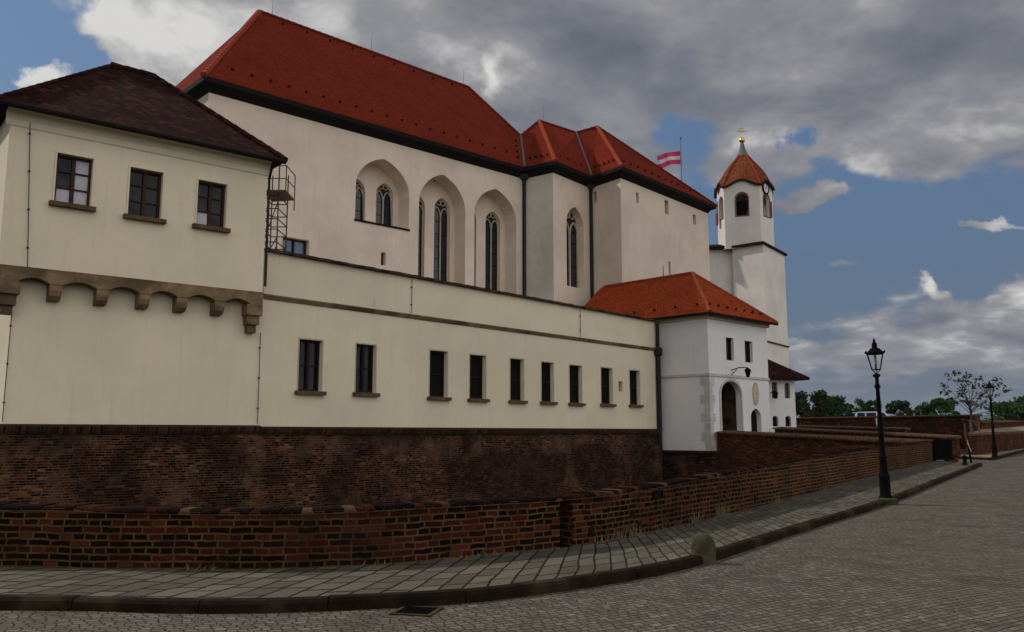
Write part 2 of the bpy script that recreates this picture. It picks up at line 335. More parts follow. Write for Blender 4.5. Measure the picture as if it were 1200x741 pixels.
# coping bricks: one tone per brick from a face attribute
def coping_mat():
    m, nt, b = new_mat('coping_brick'); nb = NB(nt); a = nb.nd('ShaderNodeAttribute'); a.attribute_name = 'rnd'
    c = nb.ramp(a.outputs['Fac'], [(0, (.004, .003, .003)), (.5, (.008, .005, .004)), (.7, (.020, .006, .004)), (.88, (.045, .011, .006)), (.96, (.06, .024, .012)), (1, (.08, .055, .03))])
    n = nb.noise(geosock(nb), 30, 4, .65); c = nb.mix(.5, c, nb.mix(n, (.05, .05, .05), (.95, .95, .95)), 'OVERLAY')
    nt.links.new(c, b.inputs['Base Color']); b.inputs['Roughness'].default_value = 1.0; b.inputs['Specular IOR Level'].default_value = .03; nt.links.new(nb.bump(n, .5, .01), b.inputs['Normal']); MATS['coping_brick'] = m
coping_mat()
def setts_mat():
    m, nt, b = new_mat('setts'); nb = NB(nt); p = geosock(nb)
    # rows of small granite setts, laid in gently bowed courses
    rot = nb.nd('ShaderNodeVectorRotate'); rot.rotation_type = 'Z_AXIS'; nt.links.new(p, rot.inputs['Vector']); rot.inputs['Angle'].default_value = R(-24)
    x, y, z = nb.sep(rot.outputs[0])
    y2 = nb.m('ADD', y, nb.m('MULTIPLY', nb.m('SINE', nb.m('MULTIPLY', x, .55)), .35))
    v = nb.comb(x, y2, 0.0)
    nz = nb.noise(p, 5, 2, .5, 0, True); nz2 = nb.noise(p, 22, 2, .5, 0, True)
    v = nb.vadd(v, nb.vmul(nb.vadd(nz, (-.5, -.5, -.5)), (.09, .06, 0))); v = nb.vadd(v, nb.vmul(nb.vadd(nz2, (-.5, -.5, -.5)), (.02, .02, 0)))
    v = rowshift(nb, v, .085, .11); t = nb.nd('ShaderNodeTexBrick'); t.offset = .0; t.squash = .8; t.squash_frequency = 3; nt.links.new(v, t.inputs['Vector'])
    t.inputs['Color1'].default_value = (0, 0, 0, 1); t.inputs['Color2'].default_value = (1, 1, 1, 1); t.inputs['Mortar'].default_value = (.3, .3, .3, 1)
    t.inputs['Scale'].default_value = 1; t.inputs['Mortar Size'].default_value = .009; t.inputs['Mortar Smooth'].default_value = .6; t.inputs['Brick Width'].default_value = .11; t.inputs['Row Height'].default_value = .085
    nl = nb.noise(p, .25, 6, .6); nm = nb.noise(p, 1.3, 6, .65); nf = nb.noise(p, 45, 4, .6)
    c = nb.ramp(t.outputs['Color'], [(0, (.092, .080, .063)), (.5, (.122, .107, .086)), (.85, (.150, .132, .107)), (1, (.19, .168, .138))])
    c = nb.mix(nb.m('MULTIPLY', nb.sm(nl, .38, .66), .45), c, (.13, .105, .07))
    c = nb.mix(nb.m('MULTIPLY', nb.sm(nm, .46, .7), .6), c, (.060, .050, .038))
    c = nb.mix(.4, c, nb.mix(nf, (.1, .1, .1), (.9, .9, .9)), 'OVERLAY')
    c = nb.mix(nb.m('MULTIPLY', t.outputs['Fac'], .72), c, (.026, .021, .014))
    nt.links.new(c, b.inputs['Base Color']); b.inputs['Roughness'].default_value = .9; b.inputs['Specular IOR Level'].default_value = .1
    h = nb.m('ADD', nb.m('MULTIPLY', t.outputs['Fac'], -1.2), nb.m('MULTIPLY', t.outputs['Color'], .5)); h = nb.m('ADD', h, nb.m('MULTIPLY', nf, .25))
    nt.links.new(nb.bump(h, .9, .02), b.inputs['Normal']); MATS['setts'] = m
setts_mat()
def flag_mat():
    m, nt, b = new_mat('flags'); nb = NB(nt); uv = uvsock(nb)
    nz = nb.noise(uv, 1.1, 2, .5, 0, True); u_, v_, w_ = nb.sep(uv); uv2 = nb.comb(u_, nb.m('ADD', v_, nb.m('MULTIPLY', u_, -.4)), 0.0)
    v = nb.vadd(uv2, nb.vmul(nb.vadd(nz, (-.5, -.5, -.5)), (.2, .14, 0)))
    nz = nb.noise(uv, 9, 3, .6, 0, True); v = nb.vadd(v, nb.vmul(nb.vadd(nz, (-.5, -.5, -.5)), (.035, .035, 0)))
    v = rowshift(nb, v, .28, .52); t = nb.nd('ShaderNodeTexBrick'); t.offset = .0; t.squash = .7; t.squash_frequency = 2; nt.links.new(v, t.inputs['Vector'])
    t.inputs['Color1'].default_value = (0, 0, 0, 1); t.inputs['Color2'].default_value = (1, 1, 1, 1); t.inputs['Mortar'].default_value = (.3, .3, .3, 1)
    t.inputs['Scale'].default_value = 1; t.inputs['Mortar Size'].default_value = .02; t.inputs['Mortar Smooth'].default_value = .5; t.inputs['Brick Width'].default_value = .52; t.inputs['Row Height'].default_value = .28
    p = geosock(nb); nl = nb.noise(p, .6, 6, .65); nf = nb.noise(p, 30, 4, .65)
    c = nb.ramp(t.outputs['Color'], [(0, (.078, .068, .048)), (.5, (.10, .088, .064)), (1, (.135, .12, .09))])
    c = nb.mix(nb.m('MULTIPLY', nb.sm(nl, .42, .7),   .6), c, (.055, .05, .034)); c = nb.mix(.45, c, nb.mix(nf, (.1, .1, .1), (.9, .9, .9)), 'OVERLAY')
    c = nb.mix(nb.m('MULTIPLY', t.outputs['Fac'], .93), c, (.010, .008, .005))
    nt.links.new(c, b.inputs['Base Color']); b.inputs['Roughness'].default_value = .9; b.inputs['Specular IOR Level'].default_value = .1
    h = nb.m('ADD', nb.m('MULTIPLY', t.outputs['Fac'], -1.2), nb.m('MULTIPLY', t.outputs['Color'], .9)); h = nb.m('ADD', h, nb.m('MULTIPLY', nl, .8)); h = nb.m('ADD', h, nb.m('MULTIPLY', nf, .2))
    nt.links.new(nb.bump(h, .8, .022), b.inputs['Normal']); MATS['flags'] = m
flag_mat()
stone('grass_ground', (.035, .045, .018), (.06, .055, .03), .5, 1.0)
stone('sand', (.27, .21, .14), (.20, .155, .10), .9, 1.0)
stone('forest_hill', (.022, .045, .022), (.035, .06, .03), .004, 1.0)
stone('tile_coping', (.12, .07, .038), (.05, .028, .017), 5)

# ------------------------------------------------------------------ mesh helpers
def autouv(pts):
    n = Vector((0, 0, 0))
    for i in range(len(pts)):
        a, b_ = pts[i], pts[(i + 1) % len(pts)]
        n += Vector(((a.y - b_.y) * (a.z + b_.z), (a.z - b_.z) * (a.x + b_.x), (a.x - b_.x) * (a.y + b_.y)))
    if n.length < 1e-12: return [(p.x, p.y) for p in pts]
    n.normalize()
    if abs(n.z) > .97: return [(p.x, p.y) for p in pts]
    t = Vector((0, 0, 1)).cross(n).normalized(); b_ = n.cross(t)
    return [(p.dot(t), p.dot(b_)) for p in pts]
class MB:
    def __init__(s): s.v = []; s.f = []; s.uv = []; s.mi = []; s.rnd = []; s.cur = 0; s.r = .5
    def poly(s, pts, uv=None):
        pts = [Vector(p) for p in pts]; i = len(s.v); s.v += pts; s.f.append(list(range(i, i + len(pts))))
        s.uv.append(uv or autouv(pts)); s.mi.append(s.cur); s.rnd.append(s.r)
    def hexa(s, P):
        for q in ((0, 3, 2, 1), (4, 5, 6, 7), (0, 1, 5, 4), (1, 2, 6, 5), (2, 3, 7, 6), (3, 0, 4, 7)): s.poly([P[k] for k in q])
    def box(s, fr, u0, u1, v0, v1, z0, z1):
        P = [fr.P(u0, v0, z0), fr.P(u1, v0, z0), fr.P(u1, v1, z0), fr.P(u0, v1, z0), fr.P(u0, v0, z1), fr.P(u1, v0, z1), fr.P(u1, v1, z1), fr.P(u0, v1, z1)]
        s.hexa(P); return s
    def beam(s, a, b_, w, h):
        a = Vector(a); b_ = Vector(b_); d = (b_ - a).normalized(); up = Vector((0, 0, 1)) if abs(d.z) < .95 else Vector((1, 0, 0))
        x = d.cross(up).normalized() * w / 2; y = x.cross(d).normalized() * h / 2
        s.hexa([a - x - y, a + x - y, b_ + x - y, b_ - x - y, a - x + y, a + x + y, b_ + x + y, b_ - x + y]); return s
    def tube(s, pts, r, n=8, caps=True, closed=False):
        pts = [Vector(p) for p in pts]; rs = r if isinstance(r, (list, tuple)) else [r] * len(pts); rings = []
        ref = None
        for i, p in enumerate(pts):
            a = pts[max(i - 1, 0)] if not closed else pts[i - 1]; b_ = pts[min(i + 1, len(pts) - 1)] if not closed else pts[(i + 1) % len(pts)]
            d = (b_ - a)
            if d.length < 1e-9: d = Vector((0, 0, 1))
            d.normalize()
            if ref is None: ref = Vector((0, 0, 1)) if abs(d.z) < .9 else Vector((1, 0, 0))
            x = d.cross(ref)
            if x.length < 1e-4: x = d.cross(Vector((0, 1, 0)))
            x.normalize(); y = x.cross(d)
            rings.append([p + (x * math.cos(2 * math.pi * k / n) + y * math.sin(2 * math.pi * k / n)) * rs[i] for k in range(n)])
        m_ = len(rings) if closed else len(rings) - 1
        for i in range(m_):
            A, B = rings[i], rings[(i + 1) % len(rings)]
            for k in range(n): s.poly([A[k], B[k], B[(k + 1) % n], A[(k + 1) % n]])
        if caps and not closed: s.poly(rings[0]); s.poly(rings[-1][::-1])
        return s
    def lathe(s, c, prof, n=16):
        c = Vector(c); rings = [[c + Vector((r * math.cos(2 * math.pi * k / n), r * math.sin(2 * math.pi * k / n), z)) for k in range(n)] for r, z in prof]
        for A, B in zip(rings, rings[1:]):
            for k in range(n): s.poly([A[k], A[(k + 1) % n], B[(k + 1) % n], B[k]])
        s.poly(rings[0][::-1]); s.poly(rings[-1]); return s
    def panel(s, fr, v, outline, holes=(), depth=.3):
        """front face in a wall plane with real openings and their reveals"""
        loops = [outline] + list(holes)
        tri = geometry.tessellate_polygon([[Vector((u, z, 0)) for u, z in lp] for lp in loops])
        flat = [p for lp in loops for p in lp]
        for t in tri:
            pts = [flat[i] for i in t]
            ar = (pts[1][0] - pts[0][0]) * (pts[2][1] - pts[0][1]) - (pts[2][0] - pts[0][0]) * (pts[1][1] - pts[0][1])
            if ar < 0: pts = pts[::-1]
            s.poly([fr.P(u, v, z) for u, z in pts])
        for h in holes:
            for i in range(len(h)):
                a, b_ = h[i], h[(i + 1) % len(h)]
                s.poly([fr.P(a[0], v, a[1]), fr.P(b_[0], v, b_[1]), fr.P(b_[0], v + depth, b_[1]), fr.P(a[0], v + depth, a[1])])
        return s
    def build(s, name, mat, parent=None, smooth=False, base=None):
        off = Vector((0, 0, 0))
        if base is not None: off = Vector(base)
        elif parent is not None: off = ROOTLOC.get(parent.name, Vector((0, 0, 0)))
        elif s.v:
            off = Vector((sum(v.x for v in s.v) / len(s.v), sum(v.y for v in s.v) / len(s.v), min(v.z for v in s.v)))
        me = bpy.data.meshes.new(name); me.from_pydata([tuple(v - off) for v in s.v], [], s.f)
        ul = me.uv_layers.new(name='UVMap'); k = 0
        flat = [c for f in s.uv for p in f for c in (p[0], p[1])]
        ul.data.foreach_set('uv', flat)
        at = me.attributes.new('rnd', 'FLOAT', 'FACE'); at.data.foreach_set('value', s.rnd)
        for mt in (mat if isinstance(mat, (list, tuple)) else [mat]): me.materials.append(MATS[mt])
        me.polygons.foreach_set('material_index', s.mi)
        if smooth:
            me.polygons.foreach_set('use_smooth', [True] * len(s.f))
            import bmesh
            bm = bmesh.new(); bm.from_mesh(me); bmesh.ops.remove_doubles(bm, verts=bm.verts, dist=.0008); bm.to_mesh(me); bm.free()
            me.set_sharp_from_angle(angle=R(40))
        o = bpy.data.objects.new(name, me); col.objects.link(o)
        if parent is not None: o.parent = parent; ROOTLOC[o.name] = off
        else: o.location = off; ROOTLOC[o.name] = off
        return o
ROOTLOC = {}
def thing(name, loc, label, cat, group=None):
    o = bpy.data.objects.new(name, None); o.empty_display_size = .3; col.objects.link(o); o.location = loc; ROOTLOC[o.name] = Vector(loc)
    tag(o, label, cat, group); return o
def tag(o, label=None, cat=None, group=None, kind=None):
    if label: o['label'] = label
    if cat: o['category'] = cat
    if group: o['group'] = group
    if kind: o['kind'] = kind
    return o
def struct(o): o['kind'] = 'structure'; return o
def copy_tree(o, parent=None):
    c = o.copy(); col.objects.link(c); c.parent = parent
    for ch in list(o.children): copy_tree(ch, c)
    return c
def rect(u0, u1, z0, z1): return [(u0, z0), (u1, z0), (u1, z1), (u0, z1)]
def lancet(u0, u1, z0, zs, zt, n=9):
    um = (u0 + u1) / 2; K = .40 * math.pi; L_ = []
    for i in range(n + 1):
        t = i / n; du = (1 - math.cos(t * K)) / (1 - math.cos(K)); dz = math.sin(t * K) / math.sin(K)
        L_.append((u0 + (um - u0) * du, zs + (zt - zs) * dz))
    Rr = [(2 * um - u, z) for u, z in L_[:-1]][::-1]
    return [(u0, z0)] + L_ + Rr + [(u1, z0)]
def roundarch(u0, u1, z0, zs, zt, n=12):
    um = (u0 + u1) / 2; a = (u1 - u0) / 2
    return [(u0, z0)] + [(um - a * math.cos(math.pi * i / n), zs + (zt - zs) * math.sin(math.pi * i / n)) for i in range(n + 1)] + [(u1, z0)]

# ================================================================== KEY PLAN POINTS
P0 = atY(302, 507, 28.0)                     # where the wing meets the long wall
FW = Frame((P0.x, P0.y), 41.1)               # long white wall
FL = Frame((P0.x, P0.y), 50.6)               # left wing (u negative to the left)
GC = atY(833, 507, 44.7)                     # gatehouse corner
GE_Z = atY(833, 367, 44.7).z
g_l = atZ(771, 374.5, GE_Z); g_r = atZ(900, 379, GE_Z)
FGf = Frame((GC.x, GC.y), 46.0); FGs = Frame((GC.x - FGf.U.y * -0 , GC.y), 46.0)
WEND = FW.uz(768, 440)[0]

# ================================================================== TERRAIN, ROAD, PAVEMENT
WALLPX = [(0, 665, 592), (150, 667, 596), (300, 667, 597.5), (400, 664, 595), (500, 657, 590), (600, 648, 585), (665, 641, 581), (750, 626, 571), (850, 603, 554), (950, 578, 536), (1000, 564, 528), (1050, 551, 521.5), (1097, 540, 516.5)]
PH = .105
wp = []
for px, pb, pt in WALLPX:
    b_ = gpt(px, pb, PH); wp.append((b_.x, b_.y, atY(px, pt, b_.y).z))
wp = [(-26, 10.9, wp[0][2] + .05), (-17, 9.9, wp[0][2] + .02), (-10.5, 9.45, wp[0][2] + .01)] + wp
KPX = [(0, 715.5), (203, 719.5), (350, 717.5), (526, 709), (640, 696), (750, 679), (838, 658), (940, 624), (1040, 592), (1100, 567), (1151, 546)]
kp = [gpt(a, b_) for a, b_ in KPX]; kp = [(k.x, k.y, 0) for k in kp]
kp = [(-26, 9.6, 0), (-17, 8.45, 0), (-10.5, 7.95, 0)] + kp
def resample(pts, n):
    """Catmull-Rom through the points, n+1 samples equal in length"""
    P = [Vector(p) for p in pts]; P = [2 * P[0] - P[1]] + P + [2 * P[-1] - P[-2]]; out = []
    for i in range(1, len(P) - 2):
        for k in range(24):
            t = k / 24; a, b_, c, d = P[i - 1], P[i], P[i + 1], P[i + 2]
            out.append(.5 * ((2 * b_) + (c - a) * t + (2 * a - 5 * b_ + 4 * c - d) * t * t + (3 * b_ - a - 3 * c + d) * t ** 3))
    out.append(P[-2]); s = [0]
    for a, b_ in zip(out, out[1:]): s.append(s[-1] + (Vector((a.x, a.y)) - Vector((b_.x, b_.y))).length)
    res = []; j = 0
    for i in range(n + 1):
        q = s[-1] * i / n
        while j < len(s) - 2 and s[j + 1] < q: j += 1
        f = (q - s[j]) / max(s[j + 1] - s[j], 1e-9); res.append((out[j].lerp(out[j + 1], min(max(f, 0), 1)), q))
    return res
NW = 260
WL = resample(wp, NW); KL = resample(kp, NW)
def zg(p, dz=0): return Vector((p.x, p.y, g(p.y) + dz))
KN = []
for i in range(NW + 1):
    a = KL[max(i - 1, 0)][0]; b_ = KL[min(i + 1, NW)][0]; d = Vector((b_.x - a.x, b_.y - a.y, 0)).normalized(); KN.append(Vector((-d.y, d.x, 0)))
pv = MB()
for i in range(NW):
    a0, b0 = WL[i][0], WL[i + 1][0]; a1 = KL[i][0] + KN[i] * .155; b1 = KL[i + 1][0] + KN[i + 1] * .155
    for k in range(4):
        f0, f1 = k / 4, (k + 1) / 4
        la, lb = (a0 - a1).length * 0 + (Vector((a0.x, a0.y)) - Vector((a1.x, a1.y))).length, (Vector((b0.x, b0.y)) - Vector((b1.x, b1.y))).length
        q = lambda A, B, f: zg(A.lerp(B, f), PH)
        pv.poly([q(a1, a0, f0), q(b1, b0, f0), q(b1, b0, f1), q(a1, a0, f1)],
                [(f0 * la, KL[i][1]), (f0 * lb, KL[i + 1][1]), (f1 * lb, KL[i + 1][1]), (f1 * la, KL[i][1])])
struct(pv.build('pavement', 'flags'))
# kerb stones with joints
kb = MB(); s0 = 0.0; rng = random.Random(3)
tot = KL[-1][1]
def kat(s):
    f = s / tot * NW; i = min(int(f), NW - 1); f -= i
    return KL[i][0].lerp(KL[i + 1][0], f), KN[i].lerp(KN[i + 1], f).normalized()
while s0 < tot - .3:
    L_ = rng.uniform(.85, 1.35); s1 = min(s0 + L_, tot); n = 4; dz = rng.uniform(-.006, .006); do = rng.uniform(-.006, .006)
    ss = [s0 + .006 + (s1 - s0 - .012) * k / n for k in range(n + 1)]
    prof = [(0 + do, -.12), (do, PH - .025 + dz), (.022 + do, PH + .006 + dz), (.15, PH + .004 + dz), (.15, -.1)]
    rings = []
    for s in ss:
        p, nn = kat(s); rings.append([Vector((p.x, p.y, g(p.y))) + nn * o + Vector((0, 0, z)) for o, z in prof])
    for A, B in zip(rings, rings[1:]):
        for k in range(len(prof) - 1): kb.poly([A[k], B[k], B[k + 1], A[k + 1]])
    kb.poly(rings[0]); kb.poly(rings[-1][::-1]); s0 = s1
struct(kb.build('kerb', 'kerb_stone'))
# second pavement, beyond the bridge entrance
k2 = [gpt(1112, 537.5), gpt(1161, 539.5), gpt(1172, 537), gpt(1200, 529.5)]; dlast = (k2[-1] - k2[-2]).normalized(); k2.append(k2[-1] + dlast * 30)
w3 = [gpt(1128, 533.5, PH), gpt(1146, 533.5, PH), gpt(1200, 525.5, PH)]; w3.append(w3[-1] + (w3[-1] - w3[1]).normalized() * 26)
p2 = MB(); outer = [k2[0], k2[1], k2[2], k2[3], k2[4]]; inner = [w3[0] + Vector((-2, 1.5, 0)), w3[1], w3[1].lerp(w3[2], .35), w3[2], w3[3]]
for i in range(4):
    p2.poly([zg(outer[i], PH), zg(outer[i + 1], PH), zg(inner[i + 1], PH), zg(inner[i], PH)])
struct(p2.build('far_pavement', 'sand'))
kb = MB()
for a, b_ in zip(outer, outer[1:]):
    n = max(1, int((b_ - a).length / 1.1))
    for k in range(n):
        A = a.lerp(b_, k / n); B = a.lerp(b_, (k + .985) / n); kb.beam(zg(A, PH / 2 - .03), zg(B, PH / 2 - .03), .16, PH + .08)
struct(kb.build('far_kerb', 'kerb_stone'))
# road: grid in real space, south-east of the low wall
rd = MB(); ys = [-14 + 2 * i for i in range(8)] + [2 + i for i in range(60)] + [62 + 4 * i for i in range(12)]
def wall_x(y):
    """x of the low wall line on the right-hand branch at depth y"""
    best = None
    for i in range(NW):
        a, b_ = WL[i][0], WL[i + 1][0]
        if a.x > -3 and min(a.y, b_.y) <= y <= max(a.y, b_.y) and abs(b_.y - a.y) > 1e-6: best = a.x + (b_.x - a.x) * (y - a.y) / (b_.y - a.y)
    return best
yw0 = 9.6; xe, ye = WL[-1][0].x, WL[-1][0].y
for ya, yb in zip(ys, ys[1:]):
    def left(y):
        if y < 9.3: return -36
        if y > ye: return xe + .3 + (y - ye) * .42
        w_ = wall_x(y); return (w_ if w_ is not None else -1) + .12
    la, lb = left(ya), left(yb)
    if ya < 9.3 < yb or ya < 9.3: la = -36; lb = -36 if yb <= 9.3 else left(yb)
    n = 12; far = 110
    for k in range(n):
        f0, f1 = (k / n) ** 1.6, ((k + 1) / n) ** 1.6
        q = lambda l, y, f: Vector((l + (far - l) * f, y, g(y)))
        rd.poly([q(la, ya, f0), q(la, ya, f1), q(lb, yb, f1), q(lb, yb, f0)])
struct(rd.build('road', 'setts'))
# terrain: one sheet to the horizon; castle hill with a sunken moat, falling away behind
def inmoat(x, y):
    if x < -40: return False
    # north of the low wall line, south of the castle
    if y < 10.6: return False
    if x > xe + 1: return False
    w_ = None
    if y > ye - 3 and x > 10.4 + (44.8 - y) * .86 + .9: return False
    if y <= ye:
        w_ = wall_x(y)
        if w_ is not None and x > w_ - 1.2: return False
    lim = P0.y + (x - P0.x) / math.tan(R(41.1)) if x > P0.x else P0.y + (x - P0.x) / math.tan(R(50.6))
    return y < lim + 30
def hterr(x, y):
    if inmoat(x, y): return -5.2
    r = math.hypot(x - 10, y - 30); base = g(y) - .1
    if r < 95: return base
    t = min((r - 95) / 500, 1); return base - 45 * t * t * (3 - 2 * t) - .02
cs = sorted(set([-9000, -4000, -2000, -1000, -600, -400, -250, -160, -110, -80, -60, -50, -40] + [-38 + 1.5 * i for i in range(60)] + [56, 64, 75, 90, 110, 140, 180, 250, 400, 600, 1000, 2000, 4000, 9000]))
rs = sorted(set([-9000, -3000, -1000, -400, -150, -60, -25, -10, 0, 5] + [7 + 1.5 * i for i in range(40)] + [70, 78, 90, 105, 125, 150, 200, 280, 400, 600, 900, 1500, 2500, 4500, 9000]))
te = MB()
for xa, xb in zip(cs, cs[1:]):
    for ya, yb in zip(rs, rs[1:]):
        te.poly([(xa, ya, hterr(xa, ya)), (xb, ya, hterr(xb, ya)), (xb, yb, hterr(xb, yb)), (xa, yb, hterr(xa, yb))])
struct(te.build('ground', 'grass_ground', smooth=True))
# distant wooded hills
hl = MB(); rng = random.Random(5); pts = []
for i in range(81):
    a = R(-10 + i * 1.0); rr = 5200; h = 92 + 34 * math.sin(i * .27 + 2) + 16 * math.sin(i * .83) + 6 * math.sin(i * 2.3)
    pts.append((Vector((rr * math.sin(a), rr * math.cos(a), -60)), Vector((1.12 * rr * math.sin(a), 1.12 * rr * math.cos(a), h)), Vector((1.5 * rr * math.sin(a), 1.5 * rr * math.cos(a), -60))))
for a, b_ in zip(pts, pts[1:]):
    hl.poly([a[0], b_[0], b_[1], a[1]]); hl.poly([a[1], b_[1], b_[2], a[2]])
struct(hl.build('hills', 'forest_hill', smooth=True))

# ================================================================== LOW WALL
lw = thing('low_wall', (WL[NW // 2][0].x, WL[NW // 2][0].y, 0), 'long low curved brick wall with a brick-on-edge top beside the pavement', 'wall')
WN = []
for i in range(NW + 1):
    a = WL[max(i - 1, 0)][0]; b_ = WL[min(i + 1, NW)][0]; d = Vector((b_.x - a.x, b_.y - a.y, 0)).normalized(); WN.append(Vector((-d.y, d.x, 0)))
TH = .30; CH = .05
def wi_from_px(px):
    best = min(range(NW + 1), key=lambda i: abs((WL[i][0].x / max(WL[i][0].y, 1)) * 1009.3 + 600 - px)); return best
def sat(s):
    T = WL[-1][1]; f = max(0, min(s / T * NW, NW - 1e-6)); i = int(f); f -= i
    return WL[i][0].lerp(WL[i + 1][0], f), WN[i].lerp(WN[i + 1], f).normalized()
def s_px(px):
    lo = min(range(NW + 1), key=lambda i: abs((WL[i][0].x / max(WL[i][0].y, 1)) * 1009.3 + 600 - px)); return WL[lo][1]
face = MB(); sr0, sr1 = s_px(656), s_px(656) + .26
T = WL[-1][1]; cuts = sorted(set([k * T / 400 for k in range(401)] + [sr0, sr1]))
for a, b_ in zip(cuts, cuts[1:]):
    mid = (a + b_) / 2; rec = sr0 < mid < sr1; o = .24 if rec else 0.0
    (pa, na), (pb, nb_) = sat(a), sat(b_)
    A0 = Vector((pa.x, pa.y, 0)) + na * o; B0 = Vector((pb.x, pb.y, 0)) + nb_ * o
    za, zb = g(pa.y) - .15, g(pb.y) - .15; ta, tb = pa.z - CH, pb.z - CH
    face.poly([A0 + Vector((0, 0, za)), B0 + Vector((0, 0, zb)), B0 + Vector((0, 0, tb)), A0 + Vector((0, 0, ta))], [(a, za), (b_, zb), (b_, tb), (a, ta)])
    A1 = Vector((pa.x, pa.y, 0)) + na * TH; B1 = Vector((pb.x, pb.y, 0)) + nb_ * TH
    face.poly([B1 + Vector((0, 0, -5.5)), A1 + Vector((0, 0, -5.5)), A1 + Vector((0, 0, ta)), B1 + Vector((0, 0, tb))], [(b_, -5.5), (a, -5.5), (a, ta), (b_, tb)])
    if rec:
        face.poly([Vector((pa.x, pa.y, ta)), Vector((pb.x, pb.y, tb)), B0 + Vector((0, 0, tb)), A0 + Vector((0, 0, ta))])
for s in (sr0, sr1):
    p, n = sat(s); q = Vector((p.x, p.y, 0)); face.poly([q + Vector((0, 0, -.1)), q + n * .24 + Vector((0, 0, -.1)), q + n * .24 + Vector((0, 0, p.z - CH)), q + Vector((0, 0, p.z - CH))], [(0, 0), (.24, 0), (.24, .7), (0, .7)])
p, n = sat(T - .001); q = Vector((p.x, p.y, 0)); face.poly([q + Vector((0, 0, -.1)), q + n * TH + Vector((0, 0, -.1)), q + n * TH + Vector((0, 0, p.z - CH)), q + Vector((0, 0, p.z - CH))])
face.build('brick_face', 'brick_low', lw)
cp = MB(); s = 0.0; rng = random.Random(11)
while s < T - .14:
    w_ = rng.uniform(.105, .135); (pa, na), (pb, nb_) = sat(s + .006), sat(s + w_ - .006); ov = .022 + rng.uniform(-.012, .012); dz = rng.uniform(-.012, .008)
    cp.r = rng.random() ** 1.0
    prof = [(-ov, -CH), (-ov - .002, -.030 + dz), (-ov + .018, -.008 + dz), (.03, dz), (TH - .02, dz), (TH + ov, -.03), (TH + ov, -CH)]
    A = [Vector((pa.x, pa.y, pa.z)) + na * o + Vector((0, 0, z)) for o, z in prof]; B = [Vector((pb.x, pb.y, pb.z)) + nb_ * o + Vector((0, 0, z)) for o, z in prof]
    for k in range(len(prof) - 1): cp.poly([A[k], B[k], B[k + 1], A[k + 1]])
    cp.poly(A); cp.poly(B[::-1]); cp.poly([A[0], A[-1], B[-1], B[0]])
    s += w_
cp.build('coping', 'coping_brick', lw)
# mortar bed under the coping bricks
mb_ = MB()
for a, b_ in zip(cuts, cuts[1:]):
    (pa, na), (pb, nb_) = sat(a), sat(b_)
    P = [Vector((p.x, p.y, p.z)) + n * o + Vector((0, 0, z)) for p, n, o, z in ((pa, na, -.012, -CH - .012), (pb, nb_, -.012, -CH - .012), (pb, nb_, TH + .01, -CH - .012), (pa, na, TH + .01, -CH - .012), (pa, na, -.012, -.03), (pb, nb_, -.012, -.03), (pb, nb_, TH + .01, -.03), (pa, na, TH + .01, -.03))]
    mb_.hexa(P)
mb_.build('mortar_bed', 'sill_stone', lw)
# drain holes and iron plate
for px, z0, z1, w_ in ((694, .20, .34, .13), (738, .36, .47, .13), (746, .14, .28, .16), (880, .2, .36, .14)):
    s = s_px(px); p, n = sat(s); d = Vector((n.y, -n.x, 0)); fr = Frame((p.x - n.x * .004, p.y - n.y * .004), q=(p.x + d.x, p.y + d.y))
    h = MB(); z0 += g(p.y); z1 += g(p.y)
    pts = [(w_ / 2 * math.cos(a * math.pi / 5) * (1 + .15 * math.sin(a * 2.1)), (z1 - z0) / 2 * math.sin(a * math.pi / 5) * (1 + .12 * math.cos(a * 3.3)) + (z0 + z1) / 2) for a in range(10)]
    h.poly([fr.P(u, -.006, z) for u, z in pts]); h.poly([fr.P(u, .01, z) for u, z in pts][::-1])
    for i in range(10): h.poly([fr.P(pts[i][0], -.006, pts[i][1]), fr.P(pts[i][0], .01, pts[i][1]), fr.P(pts[(i + 1) % 10][0], .01, pts[(i + 1) % 10][1]), fr.P(pts[(i + 1) % 10][0], -.006, pts[(i + 1) % 10][1])])
    h.build('drain_hole', 'void', lw)
s = s_px(765); p, n = sat(s); d = Vector((n.y, -n.x, 0)); fr = Frame((p.x, p.y), q=(p.x + d.x, p.y + d.y)); zt = p.z - CH - .04
bx = MB(); bx.box(fr, 0, .34, -.02, .05, zt - .13, zt - .105); bx.box(fr, 0, .34, -.02, .05, zt - .025, zt); bx.box(fr, 0, .03, -.02, .05, zt - .105, zt - .025); bx.box(fr, .31, .34, -.02, .05, zt - .105, zt - .025)
o = bx.build('vent_frame', 'iron', lw); MB().box(fr, .03, .31, -.005, .04, zt - .105, zt - .025).build('vent_grille', 'void', o)

